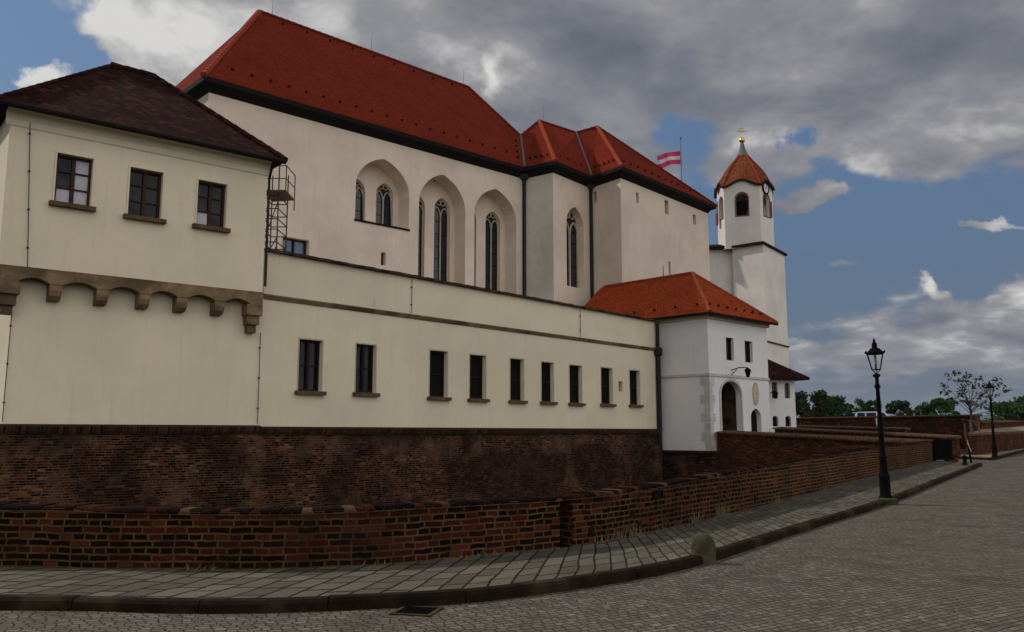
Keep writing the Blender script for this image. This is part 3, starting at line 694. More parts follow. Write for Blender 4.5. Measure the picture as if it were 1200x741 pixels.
# ================================================================== windows
def rect_window(parent, fr, v, u0, u1, z0, z1, depth, cols=2, rows=3, frame_mat='wood_frame', glass='glass', sill=True, surround=None, bar=.045, blinds=(), lab=None):
    """frame (the part) with pane, sill and surround under it"""
    vf = v + depth; f = MB(); o_ = .07
    f.box(fr, u0, u0 + o_, vf - .05, vf + .02, z0, z1); f.box(fr, u1 - o_, u1, vf - .05, vf + .02, z0, z1)
    f.box(fr, u0 + o_, u1 - o_, vf - .05, vf + .02, z0, z0 + o_); f.box(fr, u0 + o_, u1 - o_, vf - .05, vf + .02, z1 - o_, z1)
    for c in range(1, cols):
        u = u0 + (u1 - u0) * c / cols; f.box(fr, u - .05, u + .05, vf - .055, vf + .02, z0 + o_, z1 - o_)
    for r_ in range(1, rows):
        z = z0 + (z1 - z0) * r_ / rows
        for c in range(cols):
            ua = u0 + (u1 - u0) * c / cols + (.05 if c else o_); ub = u0 + (u1 - u0) * (c + 1) / cols - (.05 if c < cols - 1 else o_)
            f.box(fr, ua, ub, vf - .03, vf + .01, z - bar / 2, z + bar / 2)
    w = f.build('window', frame_mat, parent)
    if lab: w['label'] = lab
    MB().box(fr, u0 + .01, u1 - .01, vf + .025, vf + .04, z0 + .01, z1 - .01).build('pane', glass, w)
    for c, r_ in blinds:
        ua = u0 + (u1 - u0) * c / cols + .06; ub = u0 + (u1 - u0) * (c + 1) / cols - .06; za = z0 + (z1 - z0) * r_ / rows + .03; zb = z0 + (z1 - z0) * (r_ + 1) / rows - .03
        MB().box(fr, ua, ub, vf + .006, vf + .02, za, zb).build('blind', 'blind', w)
    if sill: MB().box(fr, u0 - .13, u1 + .13, v - .16, v + depth - .06, z0 - .13, z0 - .002).build('sill', 'sill_stone', w)
    if surround:
        s_ = MB(); t = .05
        s_.box(fr, u0 - t, u0 - .002, v - .03, v + .02, z0, z1 + t); s_.box(fr, u1 + .002, u1 + t, v - .03, v + .02, z0, z1 + t); s_.box(fr, u0 - .002, u1 + .002, v - .03, v + .02, z1 + .002, z1 + t)
        s_.build('surround', surround, w)
    return w

# ================================================================== LEFT WING
VO = -.42
uL = FL.uz(8, 440, 0)[0]; uLu = FL.uz(4, 240, VO)[0]; uRu = FL.uz(311, 260, VO)[0]
zE = FL.uz(311, 190, VO)[1]; zE2 = FL.uz(60, 136, VO)[1]; zEl = (zE + zE2) / 2 + .0
zcb = FL.uz(150, 347, VO)[1]; zct = FL.uz(150, 329, VO)[1]
LD = 6.4
base = FL.P((uL) / 2, LD / 2, -5)
wing = thing('castle_wing', base, 'cream castle wing at the far left under a dark brown hipped roof', 'building')
def px_rect(fr, v, x0, x1, y0l, y1l):
    """opening from its left/right edges and its top/bottom at the centre"""
    ua = fr.uz(x0, (y0l + y1l) / 2, v)[0]; ub = fr.uz(x1, (y0l + y1l) / 2, v)[0]; xc = (x0 + x1) / 2
    return ua, ub, fr.uz(xc, y1l, v)[1], fr.uz(xc, y0l, v)[1]
LWIN = [px_rect(FL, VO, 65, 108, 182.5, 240), px_rect(FL, VO, 151, 190, 199, 255), px_rect(FL, VO, 231, 265, 213.5, 266)]
zr = [sum(w[2] for w in LWIN) / 3, sum(w[3] for w in LWIN) / 3]
wl = MB()
wl.panel(FL, VO, rect(uLu, uRu, zct + .02, zEl), [rect(w[0], w[1], w[2], w[3]) for w in LWIN], .22)
def quadw(m_, a, b_, z0, z1): m_.poly([Vector((a.x, a.y, z0)), Vector((b_.x, b_.y, z0)), Vector((b_.x, b_.y, z1)), Vector((a.x, a.y, z1))])
A, B, C_, D_ = FL.P(uLu, VO, 0), FL.P(uRu, VO, 0), FL.P(uRu, LD, 0), FL.P(uLu, LD, 0)
quadw(wl, B, C_, zct + .02, zEl); quadw(wl, C_, D_, zct + .02, zEl); quadw(wl, D_, A, zct + .02, zEl)
wl.poly([Vector((p.x, p.y, zct + .02)) for p in (A, D_, C_, B)])
LEDGE_Z = FL.uz(150, 499.5, 0)[1]
A2, B2, C2, D2 = FL.P(uL, 0, 0), FL.P(0.0, 0, 0), FL.P(0, LD - .2, 0), FL.P(uL, LD - .2, 0)
for a, b_ in ((A2, B2), (B2, C2), (C2, D2), (D2, A2)): quadw(wl, a, b_, LEDGE_Z, zct + .02)
wl.build('wall', 'cream', wing)
for i, w in enumerate(LWIN):
    rect_window(wing, FL, VO, w[0], w[1], w[2], w[3], .2, 2, 3, 'wood_frame', 'glass', True, 'cream', blinds=[[(1, 0), (1, 1), (1, 2), (0, 0)], [], [(0, 0)]][i])
# cornice cove under the eaves
cv = MB(); prof = [(VO, zEl - .5), (VO - .04, zEl - .46), (VO - .06, zEl - .3), (VO - .16, zEl - .12), (VO - .3, zEl - .02), (VO - .3, zEl + .02), (VO + .2, zEl + .02)]
for k in range(len(prof) - 1):
    a, b_ = prof[k], prof[k + 1]; cv.poly([FL.P(uLu - .1, a[0], a[1]), FL.P(uRu + .05, a[0], a[1]), FL.P(uRu + .05, b_[0], b_[1]), FL.P(uLu - .1, b_[0], b_[1])])
cv.poly([FL.P(uRu + .05, a, z) for a, z in prof]); cv.poly([FL.P(uLu - .1, a, z) for a, z in prof][::-1])
cv.build('cornice', 'cream', wing)
# roof
eo = .42; ue0, ue1, ve0, ve1 = uLu - eo, uRu + eo, VO - eo, LD + eo
zRe = zEl + .06
va = None
for k in range(200):       # hip end: equal pitch, found from where its top sits
    v_ = 1 + k * .03; u_ = FL.uz(180, 94, v_)[0]
    if va is None and u_ < ue1 - (v_ - ve0): va = v_
va = 3.2
uar, zap = FL.uz(180, 94, va); ual = FL.uz(130, 73, va)[0]
zap = (zap + FL.uz(130, 73, va)[1]) / 2
print('wing roof', va, uar, ual, zap, zEl, 'width', uLu, uRu)
vb = 2 * va - ve0
rf = MB(); e = [FL.P(ue0, ve0, zRe), FL.P(ue1, ve0, zRe), FL.P(ue1, vb, zRe), FL.P(ue0, vb, zRe)]; rA, rB = FL.P(ual, va, zap), FL.P(uar, va, zap)
rf.poly([e[0], e[1], rB, rA]); rf.poly([e[1], e[2], rB]); rf.poly([e[2], e[3], rA, rB]); rf.poly([e[3], e[0], rA])
rf.poly([p - Vector((0, 0, .1)) for p in e][::-1])
for a, b_ in zip(e, e[1:] + e[:1]): rf.poly([a - Vector((0, 0, .1)), b_ - Vector((0, 0, .1)), b_, a])
roof = rf.build('roof', 'tile_brown', wing)
def ridge(pts, mat, parent, r=.11, step=.38, name='ridge_tiles'):
    m_ = MB()
    for a, b_ in zip(pts, pts[1:]):
        L_ = (b_ - a).length; n = max(2, int(L_ / step))
        for k in range(n):
            p = a.lerp(b_, k / n); q = a.lerp(b_, (k + 1.12) / n); m_.tube([p, q], [r * 1.12, r * .9], 6)
    return m_.build(name, mat, parent)
ridge([e[0], rA], 'tile_brown', roof, .075); ridge([rA, rB], 'tile_brown', roof, .13); ridge([rB, e[1]], 'tile_brown', roof, .12)
gt = MB(); gt.tube([e[0] + Vector((0, 0, -.1)) - FL.N * .06, e[1] + Vector((0, 0, -.1)) - FL.N * .06], .085, 8); gt.build('gutter', 'eave', wing)
MB().tube([FL.P(uRu + .03, VO - .4, zRe - .15), FL.P(uRu + .1, VO + .05, zRe - .6), FL.P(uRu + .1, VO + .05, zct + .3)], .045, 8).build('downpipe', 'pipe', wing)
# corbel band with segmental arches
cb_px = [(8, 350), (65, 345), (120, 350), (169, 356), (213, 361), (257, 365), (297, 372)]
cu = [FL.uz(a, b_, VO)[0] for a, b_ in cb_px]; cu[0] = uLu + .32; cu[-1] = uRu - .25
za_ = FL.uz(170, 344.5, VO)[1]; zt_ = FL.uz(150, 326, VO)[1]
lo = [(uLu, za_ - .05)]; cwid = .155
for i in range(len(cu)):
    lo += [(max(cu[i] - cwid, uLu + .01), za_)] if i else []
    lo += [(cu[i] + cwid, za_)] if i < len(cu) - 1 else [(uRu, za_ - .05)]
    if i < len(cu) - 1:
        a, b_ = cu[i] + cwid, cu[i + 1] - cwid
        lo += [(a + (b_ - a) * t / 8, za_ + .14 * (1 - ((t - 4) / 4) ** 2) ** 1.0) for t in range(1, 8)]
outl = lo + [(uRu, zt_), (uLu, zt_)]
fz = MB(); fz.panel(FL, VO - .05, outl)
for i in range(len(outl)):
    a, b_ = outl[i], outl[(i + 1) % len(outl)]; fz.poly([FL.P(a[0], VO - .05, a[1]), FL.P(a[0], .05, a[1]), FL.P(b_[0], .05, b_[1]), FL.P(b_[0], VO - .05, b_[1])])
fz.build('corbel_arcade', 'sandstone', wing)
for i, u in enumerate(cu):
    end = i in (0, len(cu) - 1); w_ = .26 if end else .155; c = MB(); uu = u
    if i == 0: uu = uLu + .3
    if end:
        for z0, z1, dv in ((za_ - .35, za_ - .002, 0), (za_ - .65, za_ - .352, .1), (za_ - .9, za_ - .652, .2)): c.box(FL, uu - w_ + dv * .6, uu + w_ - dv * .6, VO - .045 + dv, .02, z0, z1)
    else:
        prof = [(0.02, za_ - .44), (VO + .16, za_ - .41), (VO + .03, za_ - .31), (VO - .03, za_ - .16), (VO - .03, za_ - .002), (.02, za_ - .002)]
        c.poly([FL.P(uu - w_, a, z) for a, z in prof][::-1]); c.poly([FL.P(uu + w_, a, z) for a, z in prof])
        for k in range(len(prof) - 1): c.poly([FL.P(uu - w_, *prof[k]), FL.P(uu + w_, *prof[k]), FL.P(uu + w_, *prof[k + 1]), FL.P(uu - w_, *prof[k + 1])])
    c.build('corbel', 'sandstone', wing)
def conductor(parent, fr, v, u0, z0, u1, z1, clips=4):
    c = MB(); c.tube([fr.P(u0, v - .05, z0), fr.P(u1, v - .05, z1)], .012, 5)
    for k in range(clips):
        t = (k + .5) / clips; c.box(fr, u0 + (u1 - u0) * t - .025, u0 + (u1 - u0) * t + .025, v - .065, v + .01, z0 + (z1 - z0) * t - .02, z0 + (z1 - z0) * t + .02)
    return c.build('lightning_conductor', 'pipe', parent)
a = FL.uz(35, 135, VO); conductor(wing, FL, VO, a[0], a[1], FL.uz(20, 310, VO)[0] + .25, zt_, 4)
a = FL.uz(14, 360, 0); conductor(wing, FL, 0, a[0], a[1], a[0] - .02, LEDGE_Z + .1, 3)
conductor(wing, FL, 0, -.06, FL.uz(302, 390, 0)[1], -.04, LEDGE_Z + .1, 3)

# ================================================================== LONG WALL
zPt = (FW.uz(312, 294, 0)[1] + FW.uz(760, 376.5, 0)[1]) / 2; zSc = (FW.uz(312, 348, 0)[1] + FW.uz(760, 409, 0)[1]) / 2
zLd = FW.uz(500, 502.5, 0)[1]
print('wall top', zPt, FW.uz(312, 294, 0)[1], FW.uz(760, 376.5, 0)[1], 'string', zSc, 'ledge', zLd, LEDGE_Z, 'end', WEND)
lwall = thing('range_wall', FW.P(WEND / 2, 1, -5), 'long cream plastered castle wall with a row of nine narrow windows above the moat', 'building')
WW = [(350, 377, 398.5, 458.5), (417, 440, 404, 460.5), (503.5, 524, 411.5, 465.5), (550.5, 569, 416.5, 467.5), (598, 613.5, 421, 469.5), (634.5, 648.5, 425, 471), (667.5, 681.5, 428.5, 472.5), (704.5, 717.5, 431.5, 473.5), (738, 749.5, 434.5, 474.5)]
WR = [px_rect(FW, 0, *w) for w in WW]
uw0 = FW.uz(312, 330, 0)[0] - .1
nich = px_rect(FW, 0, 725, 729.5, 447, 459)
ln = MB(); ln.panel(FW, 0, rect(0, WEND, zLd, zPt), [rect(*w) for w in WR] + [rect(*nich)], .27)
WD = 4.2
for a, b_ in ((FW.P(WEND, 0, 0), FW.P(WEND, WD, 0)), (FW.P(WEND, WD, 0), FW.P(0, WD, 0)), (FW.P(0, WD, 0), FW.P(0, 0, 0))): quadw(ln, a, b_, zLd, zPt - .9)
quadw(ln, FW.P(WEND, .35, 0), FW.P(0, .35, 0), zPt - .9, zPt); quadw(ln, FW.P(WEND, 0, 0), FW.P(WEND, .35, 0), zPt - .9, zPt)
ln.poly([FW.P(0, .35, zPt - .9), FW.P(WEND, .35, zPt - .9), FW.P(WEND, WD, zPt - .9), FW.P(0, WD, zPt - .9)])
ln.build('wall', 'cream', lwall)
for i, w in enumerate(WR):
    if i < 2: o = rect_window(lwall, FW, 0, *w, .2, 2, 2, 'dark_frame', 'glass', True, None)
    else: o = rect_window(lwall, FW, 0, *w, .23, 1, 2, 'dark_frame', 'void', True, None)
    s_ = MB(); t = .05; u0, u1, z0, z1 = w
    s_.box(FW, u0 - t, u0 - .002, -.012, .01, z0, z1 + t); s_.box(FW, u1 + .002, u1 + t, -.012, .01, z0, z1 + t); s_.box(FW, u0 - .002, u1 + .002, -.012, .01, z1 + .002, z1 + t)
    s_.build('surround', 'frame_stone', o)
MB().box(FW, nich[0], nich[1], .2, .24, nich[2], nich[3]).build('niche_back', 'void', lwall)
c = MB(); n = int((WEND - uw0) / .33)
for k in range(n):
    ua = uw0 + (WEND + .1 - uw0) * k / n; ub = uw0 + (WEND + .1 - uw0) * (k + .96) / n; d = random.uniform(-.012, .012)
    c.hexa([FW.P(ua, -.16, zPt + d), FW.P(ub, -.16, zPt + d), FW.P(ub, .45, zPt + .04), FW.P(ua, .45, zPt + .04), FW.P(ua, -.17, zPt + .09 + d), FW.P(ub, -.17, zPt + .09 + d), FW.P(ub, .45, zPt + .2), FW.P(ua, .45, zPt + .2)])
c.build('coping', 'coping_dark', lwall)
c = MB(); prof = [(0.02, zSc - .09), (-.05, zSc - .07), (-.09, zSc + .01), (-.11, zSc + .03), (-.11, zSc + .07), (.02, zSc + .11)]
for k in range(len(prof) - 1): c.poly([FW.P(uw0, *prof[k]), FW.P(WEND, *prof[k]), FW.P(WEND, *prof[k + 1]), FW.P(uw0, *prof[k + 1])])
c.poly([FW.P(WEND, *p) for p in prof]); c.build('string_course', 'sandstone', lwall)
for px, y0, y1 in ((482, 330, 366), (679, 366, 394)):
    a = FW.uz(px, y0, 0); b_ = FW.uz(px, y1, 0); conductor(lwall, FW, 0, a[0], zPt - .05, a[0], zSc + .12, 2)
# rain pipe with hopper at the end of the wall
pp = FW.P(WEND + .12, -.12, 0); zH = atY(769, 413, pp.y).z; zB = atY(769, 527, pp.y).z
dp = MB(); dp.tube([pp + Vector((0, 0, zPt - .1)), pp + Vector((0, 0, zH))], .10, 10); dp.tube([pp + Vector((0, 0, zH)), pp + Vector((.0, 0, zB - 2))], .13, 10)
dpo = dp.build('downpipe', 'pipe', lwall, smooth=True); MB().lathe(pp + Vector((0, 0, zH - .25)), [(.12, 0), (.24, .12), (.26, .4), (.2, .5), (.1, .55)], 12).build('hopper', 'pipe', dpo)
# patch of bare render
a = FW.uz(438, 355, 0); pm = MB(); pm.panel(FW, -.006, [(a[0] - .1, a[1] - .14), (a[0] + .12, a[1] - .12), (a[0] + .06, a[1] + .02), (a[0] + .01, a[1] + .2), (a[0] - .04, a[1] + .04)]); pm.build('render_patch', 'blind', lwall)

# brick moat wall below both
mw = thing('moat_wall', FW.P(WEND / 2, .5, -5.2), 'tall weathered brick moat wall with a brick ledge under the cream castle walls', 'wall')
f = MB(); bt = -.25
def plinth(fr, u0, u1, z1, v0=-.06, bat=.55, end0=False, end1=False):
    f.poly([fr.P(u0, v0 - bat, -5.2), fr.P(u1, v0 - bat, -5.2), fr.P(u1, v0, z1 - .22), fr.P(u0, v0, z1 - .22)], [(u0, -5.2), (u1, -5.2), (u1, z1), (u0, z1)])
    if end1: f.poly([fr.P(u1, v0 - bat, -5.2), fr.P(u1, 3, -5.2), fr.P(u1, 3, z1 - .01), fr.P(u1, 0, z1 - .01), fr.P(u1, v0, z1 - .22)])
    if end0: f.poly([fr.P(u0, 6.3, -5.2), fr.P(u0, v0 - bat, -5.2), fr.P(u0, v0, z1 - .22), fr.P(u0, 0, z1 - .01), fr.P(u0, 6.3, z1 - .01)])
plinth(FL, uL - .1, .05, LEDGE_Z, end0=True); plinth(FW, -.02, WEND + .05, zLd, end1=True)
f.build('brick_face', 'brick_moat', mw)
lg = MB()
for fr, u0, u1, z1 in ((FL, uL - .16, .06, LEDGE_Z), (FW, .0, WEND + .06, zLd)):
    for (va_, vb_, z0, zz) in ((-.13, .02, -.22, -.15), (-.19, .02, -.15, -.06), (-.22, .02, -.06, .0)):
        P = [fr.P(u0, va_, z1 + z0), fr.P(u1, va_, z1 + z0), fr.P(u1, vb_, z1 + z0), fr.P(u0, vb_, z1 + z0), fr.P(u0, va_, z1 + zz), fr.P(u1, va_, z1 + zz), fr.P(u1, vb_, z1 + zz + (.05 if zz == 0 else 0)), fr.P(u0, vb_, z1 + zz + (.05 if zz == 0 else 0))]
        lg.hexa(P)
lg.build('ledge', 'brick_ledge', mw)

# ================================================================== CHURCH
CD = 39.0
cA = atY(245, 102, CD); zC = cA.z
cB = atZ(614, 205, zC); cC = atZ(648, 197.5, zC); cDp = atZ(692, 216, zC); cE = atZ(727, 204, zC); cF = atZ(829.5, 246, zC)
print('church eave z', zC, [tuple(round(x, 1) for x in p) for p in (cA, cB, cC, cDp, cE, cF)])
FC = Frame((cA.x, cA.y), q=(cB.x, cB.y)); wN = 6.0
church = thing('church', FC.P(FC.len / 2, wN, 0), 'large cream castle church with a long steep red roof and tall pointed windows', 'church')
ch = MB()
N1 = [(417, 480, 185.5, 217, 263), (491, 545.5, 204, 238, 345), (556, 605, 221, 250, 350)]   # left, right, apex y, spring y, sill y (at centre)
niches = []
zsills = []
for x0, x1, ya, ysp, yb in N1:
    ua = FC.uz(x0, ysp, 0)[0]; ub = FC.uz(x1, ysp, 0)[0]; xc = (x0 + x1) / 2; um_px = xc - 2
    zt = FC.uz(um_px, ya, 0)[1]; zs = FC.uz(x0, ysp, 0)[1]; zb = FC.uz(xc, yb, 0)[1]
    niches.append((ua, ub, zb, zs, zt))
zs_ = sum(n_[3] for n_ in niches) / 3
print('niches', niches)
sl = px_rect(FC, 0, 446.5, 452, 296, 311); swin = px_rect(FC, 0, 331, 361, 280, 300)
holes = [lancet(a, b_, z0, zs, zt, 12) for a, b_, z0, zs, zt in niches]
ch.panel(FC, 0, rect(0, FC.len, 0, zC), holes + [rect(*sl), rect(*swin)], .35)
ND = 1.05
for (a, b_, z0, zs, zt), h in zip(niches, holes):
    for i in range(len(h)):
        p, q = h[i], h[(i + 1) % len(h)]; ch.poly([FC.P(p[0], .35, p[1]), FC.P(q[0], .35, q[1]), FC.P(q[0], ND, q[1]), FC.P(p[0], ND, p[1])])
nwins = []
NW2 = [((417 - 6, 428, 209, 223, 258), (441, 461, 215, 228, 264)), ((488, 498, 232, 246, 345), (509, 527.5, 232, 247, 345)), ((548, 558, 252, 262, 350), (569, 586, 248, 261, 350))]
for (a, b_, z0, zs, zt), h, wpx in zip(niches, holes, NW2):
    hh = []
    m_ = wpx[1]; ua = FC.uz(m_[0], m_[3], ND)[0]; ub = FC.uz(m_[1], m_[3], ND)[0]; zt2 = FC.uz((m_[0] + m_[1]) / 2, m_[2], ND)[1]; zs2 = FC.uz((m_[0] + m_[1]) / 2, m_[3], ND)[1]
    zb2 = z0 + .12; wd = ub - ua
    # the niche seen obliquely shows a second window further back to the left
    sh = (ua + ub) / 2 - ((a + b_) / 2 + 0.0)
    uc = ua - wd * 1.25
    ul = a - (FC.uz(600, 300, 0)[0] * 0) ; gap = FC.uz(m_[0], m_[3], ND)[0] - FC.uz(wpx[0][1], m_[3], ND)[0]
    ub_l = ua - gap; ua_l = ub_l - wd
    H1 = lancet(ua, ub, zb2, zs2, zt2, 8); H0 = lancet(max(ua_l, a + .06), ub_l, zb2, zs2 - .1, zt2 - .1, 8)
    ch.panel(FC, ND, h, [H1, H0], .28); nwins += [(ua, ub, zb2, zs2, zt2), (max(ua_l, a + .06), ub_l, zb2, zs2 - .1, zt2 - .1)]
FCD = Frame((cB.x, cB.y), q=(cC.x, cC.y)); FCE = Frame((cC.x, cC.y), q=(cDp.x, cDp.y)); FDE = Frame((cDp.x, cDp.y), q=(cE.x, cE.y)); FEF = Frame((cE.x, cE.y), q=(cF.x, cF.y))
lw_a = FCE.uz(664, 290, 0)[0]; lw_b = FCE.uz(684, 290, 0)[0]; lz = (FCE.uz(674, 337, 0)[1], FCE.uz(674, 265, 0)[1], FCE.uz(674, 243, 0)[1])
lan = lancet(lw_a, lw_b, lz[0], lz[1], lz[2], 10)
ch.panel(FCE, 0, rect(0, FCE.len, 0, zC), [lan], .55)
slits = [px_rect(FEF, 0, 745.5, 748.5, 226, 238), px_rect(FEF, 0, 779, 783.5, 235, 251), px_rect(FEF, 0, 812, 815.5, 252, 263), px_rect(FEF, 0, 783.5, 786, 307, 322)]
ch.panel(FEF, 0, rect(0, FEF.len, 0, zC), [rect(*w) for w in slits], .3)
sl2 = px_rect(FDE, 0, 695, 699, 225, 238)
ch.panel(FDE, 0, rect(0, FDE.len, 0, zC), [rect(*sl2)], .3)
cAb = FC.P(0, 2 * wN, 0); cFb = FEF.P(FEF.len, 12, 0)
for a, b_ in ((cF, cFb), (cFb, cAb), (cAb, cA)): quadw(ch, a, b_, 0, zC)
ch.build('wall', 'church_cream', church)
g2 = MB(); g2.panel(FCD, 0, rect(0, FCD.len, 0, zC)); g2.build('chapel_wall', 'grey_cream', church)
for (fr, w) in [(FC, sl), (FDE, sl2)] + [(FEF, w) for w in slits]: MB().box(fr, w[0], w[1], .28, .32, w[2], w[3]).build('slit_window', 'void', church)
rect_window(church, FC, 0, *swin, .25, 2, 1, 'dark_frame', 'glass_blue', False, 'frame_stone')
def traceried(fr, v, ua, ub, z0, zs, zt, depth):
    wd = ub - ua; um = (ua + ub) / 2; f = MB(); r = max(.035, wd * .045); vv = v + depth - .1
    out = lancet(ua + r * .6, ub - r * .6, z0, zs, zt - r * .6, 8); f.tube([fr.P(u, vv, z) for u, z in out], r, 6, closed=True)
    zh = zs - wd * .18
    f.tube([fr.P(um, vv, z0), fr.P(um, vv, zh + .05)], r * .9, 6)
    for a, b_ in ((ua, um), (um, ub)):
        ar = lancet(a + r * .5, b_ - r * .5, zh - .2, zh - .1, zh + wd * .36, 6)[1:-1]; f.tube([fr.P(u, vv, z) for u, z in ar], r * .75, 6)
    zc = zh + wd * .66; rr = wd * .2
    for k in range(3):
        an = math.pi / 2 + k * 2 * math.pi / 3; cx, cz = um + rr * .75 * math.cos(an), zc + rr * .75 * math.sin(an)
        f.tube([fr.P(cx + rr * .62 * math.cos(t * math.pi / 5), vv, cz + rr * .62 * math.sin(t * math.pi / 5)) for t in range(10)], r * .55, 5, closed=True)
    w = f.build('tracery_window', 'tracery', church, smooth=True)
    gl = MB(); gl.panel(fr, v + depth - .04, lancet(ua, ub, z0, zs, zt, 8)); go = gl.build('glazing', 'glass_church', w)
    k = 0
    while z0 + .75 * (k + 1) < zs: MB().box(fr, ua + r, ub - r, v + depth - .075, v + depth - .05, z0 + .75 * (k + 1) - .012, z0 + .75 * (k + 1) + .012).build('saddle_bar', 'iron', w); k += 1
for w in nwins: traceried(FC, ND, *w, .28)
traceried(FCE, 0, lw_a, lw_b, lz[0], lz[1], lz[2], .55)
for (a, b_, z0, zs, zt) in niches[:1]: MB().box(FC, a - .05, b_ + .05, -.06, .0 - .002, z0 - .1, z0).build('sill', 'eave', church)
# roofs
OV = .46
def off_corner(Fa, Fb, corner, d):
    n = (Fa.N * -1 + Fb.N * -1); k = d / (1 + Fa.N.dot(Fb.N)); return corner + n * k
FA0 = Frame((cAb.x, cAb.y), q=(cA.x, cA.y)); FFb = Frame((cF.x, cF.y), q=(cFb.x, cFb.y)); Fback = Frame((cFb.x, cFb.y), q=(cAb.x, cAb.y))
zE_ = zC + .32
up = lambda p, z: Vector((p.x, p.y, z))
eA = up(off_corner(FA0, FC, cA, OV), zE_); eB = up(off_corner(FC, FCD, cB, OV), zE_); eC = up(off_corner(FCD, FCE, cC, OV), zE_); eD = up(off_corner(FCE, FDE, cDp, OV), zE_); eE = up(off_corner(FDE, FEF, cE, OV), zE_); eF = up(off_corner(FEF, FFb, cF, OV), zE_)
eFb = up(off_corner(FFb, Fback, cFb, OV), zE_); eAb = up(off_corner(Fback, FA0, cAb, OV), zE_)
def on_v(fr, px, py, v): u, z = fr.uz(px, py, v); return fr.P(u, v, z)
R1 = on_v(FC, 304, 14, wN); R2 = on_v(FC, 548, 103, wN); print('ridge z', R1.z, R2.z); zr_ = (R1.z + R2.z) / 2
R1.z = R1.z; 
nrm = (eB - eA).cross(R1 - eA).normalized()
def on_plane(px, py, p0, n): d = rayd(px, py); o = Vector((0, 0, EYE)); return o + d * ((p0 - o).dot(n) / d.dot(n))
R2 = on_plane(549, 103, eA, nrm)
H = on_plane(610, 160, eA, nrm)
A2_ = atY(632, 142, cB.y + 4.2); M23 = atY(675, 156, cB.y + 5.0); A3 = atY(700, 149, cE.y + 5.5)
print('apex', A2_, M23, A3, R2, H)
rr = MB()
rr.poly([eA, eB, H, R2, R1])
def tri(m_, *p):
    for i in range(1, len(p) - 1): m_.poly([p[0], p[i], p[i + 1]])
tri(rr, eB, eC, A2_, H); tri(rr, eC, eD, M23, A2_); tri(rr, eD, eE, A3, M23); tri(rr, eE, eF, A3)
tri(rr, eAb, eA, R1); tri(rr, eF, eFb, A3); tri(rr, eFb, A2_, M23, A3) ; tri(rr, eAb, R1, R2, eFb); tri(rr, eFb, R2, H, A2_)
roofc = rr.build('roof', 'tile_red', church)
ev = MB(); outer_e = [eAb, eA, eB, eC, eD, eE, eF, eFb]; inner_e = [cAb, cA, cB, cC, cDp, cE, cF, cFb]
for i in range(7):
    a, b_, ia, ib = outer_e[i], outer_e[i + 1], inner_e[i], inner_e[i + 1]; V = lambda p, z: Vector((p.x, p.y, z))
    ev.poly([V(ia, zC - .28), V(ib, zC - .28), V(ib.lerp(b_, .35), zC - .05), V(ia.lerp(a, .35), zC - .05)])
    ev.poly([V(ia.lerp(a, .35), zC - .05), V(ib.lerp(b_, .35), zC - .05), V(b_, zC + .08), V(a, zC + .08)])
    ev.poly([V(a, zC + .08), V(b_, zC + .08), V(b_, zE_ - .01), V(a, zE_ - .01)])
ev.build('eaves', 'eave', church)
ridge([eA, R1], 'ridge_red', roofc, .16, .42); ridge([R1, R2, H], 'tile_red', roofc, .13, .42); ridge([A2_, eC], 'ridge_red', roofc, .13, .42); ridge([A3, eE], 'ridge_red', roofc, .13, .42)
ridge([H, A2_, M23, A3, eF], 'tile_red', roofc, .11, .42)
for a, b_ in ((eB, H), (eD, M23)): MB().tube([a + Vector((0, 0, .06)), b_ + Vector((0, 0, .06))], .09, 6).build('valley', 'lead', roofc)
# snow guards: small hooked iron pieces near the eaves
sg0 = None
def snow_guard(parent, p, n_out):
    """one small wedge bracket standing on the roof slope"""
    global sg0
    if sg0 is None:
        m_ = MB(); fr = Frame((0, 0), 0)
        m_.poly([(-.13, -.05, .0), (.13, -.05, .0), (.1, -.08, .17), (-.1, -.08, .17)]); m_.poly([(-.13, -.05, 0), (-.1, -.08, .17), (0, .16, .06)]); m_.poly([(.13, -.05, 0), (0, .16, .06), (.1, -.08, .17)]); m_.poly([(-.1, -.08, .17), (.1, -.08, .17), (0, .16, .06)]); m_.poly([(.13, -.05, 0), (-.13, -.05, 0), (0, .16, .06)])
        me = m_.build('snow_guard', 'eave', None, base=(0, 0, 0)); sg0 = me.data; o = me
    else: o = bpy.data.objects.new('snow_guard', sg0); col.objects.link(o)
    o.parent = parent; o.scale = (.72, .72, .72); o.location = p - ROOTLOC[parent.name]; o.rotation_euler = (0, 0, math.atan2(n_out.x, -n_out.y))
def guards(parent, a, b_, top, n, f=.1, skip=0):
    out = Vector(((b_ - a).y, -(b_ - a).x, 0)).normalized()
    for k in range(n):
        t = (k + .5) / n; p = a.lerp(b_, t); q = p.lerp(p + (top - (a + b_) / 2), f); snow_guard(parent, q + Vector((0, 0, .02)), out)
dpn = (R1 - eA); perp = FC.N * dpn.dot(FC.N) + Vector((0, 0, dpn.z))
for k in range(20):
    t = (k + .7) / 20.5; p = eA.lerp(eB, t) + perp * .13; snow_guard(roofc, p, -FC.N)
for k in range(9):
    t = (k + .8) / 10; snow_guard(roofc, (R1 + (R2 - R1) * t) - perp * .07, -FC.N)
for a, b_, ap, n in ((eB, eC, A2_, 4), (eC, eD, A2_.lerp(M23, .5), 4), (eD, eE, A3, 5), (eE, eF, A3, 12)): 
    nr = (b_ - a).normalized(); 
    for k in range(n):
        t = (k + .7) / (n + .6); p = a.lerp(b_, t); q = p + (ap - p) * (.13); out = Vector((nr.y, -nr.x, 0)); snow_guard(roofc, q + Vector((0, 0, .03)), out)
for k in range(4):
    for (a, b_) in ((eB, H),):
        p = a.lerp(b_, .2 + k * .18); snow_guard(roofc, p - FC.U * .55 + Vector((0, 0, .05)), -FC.N)
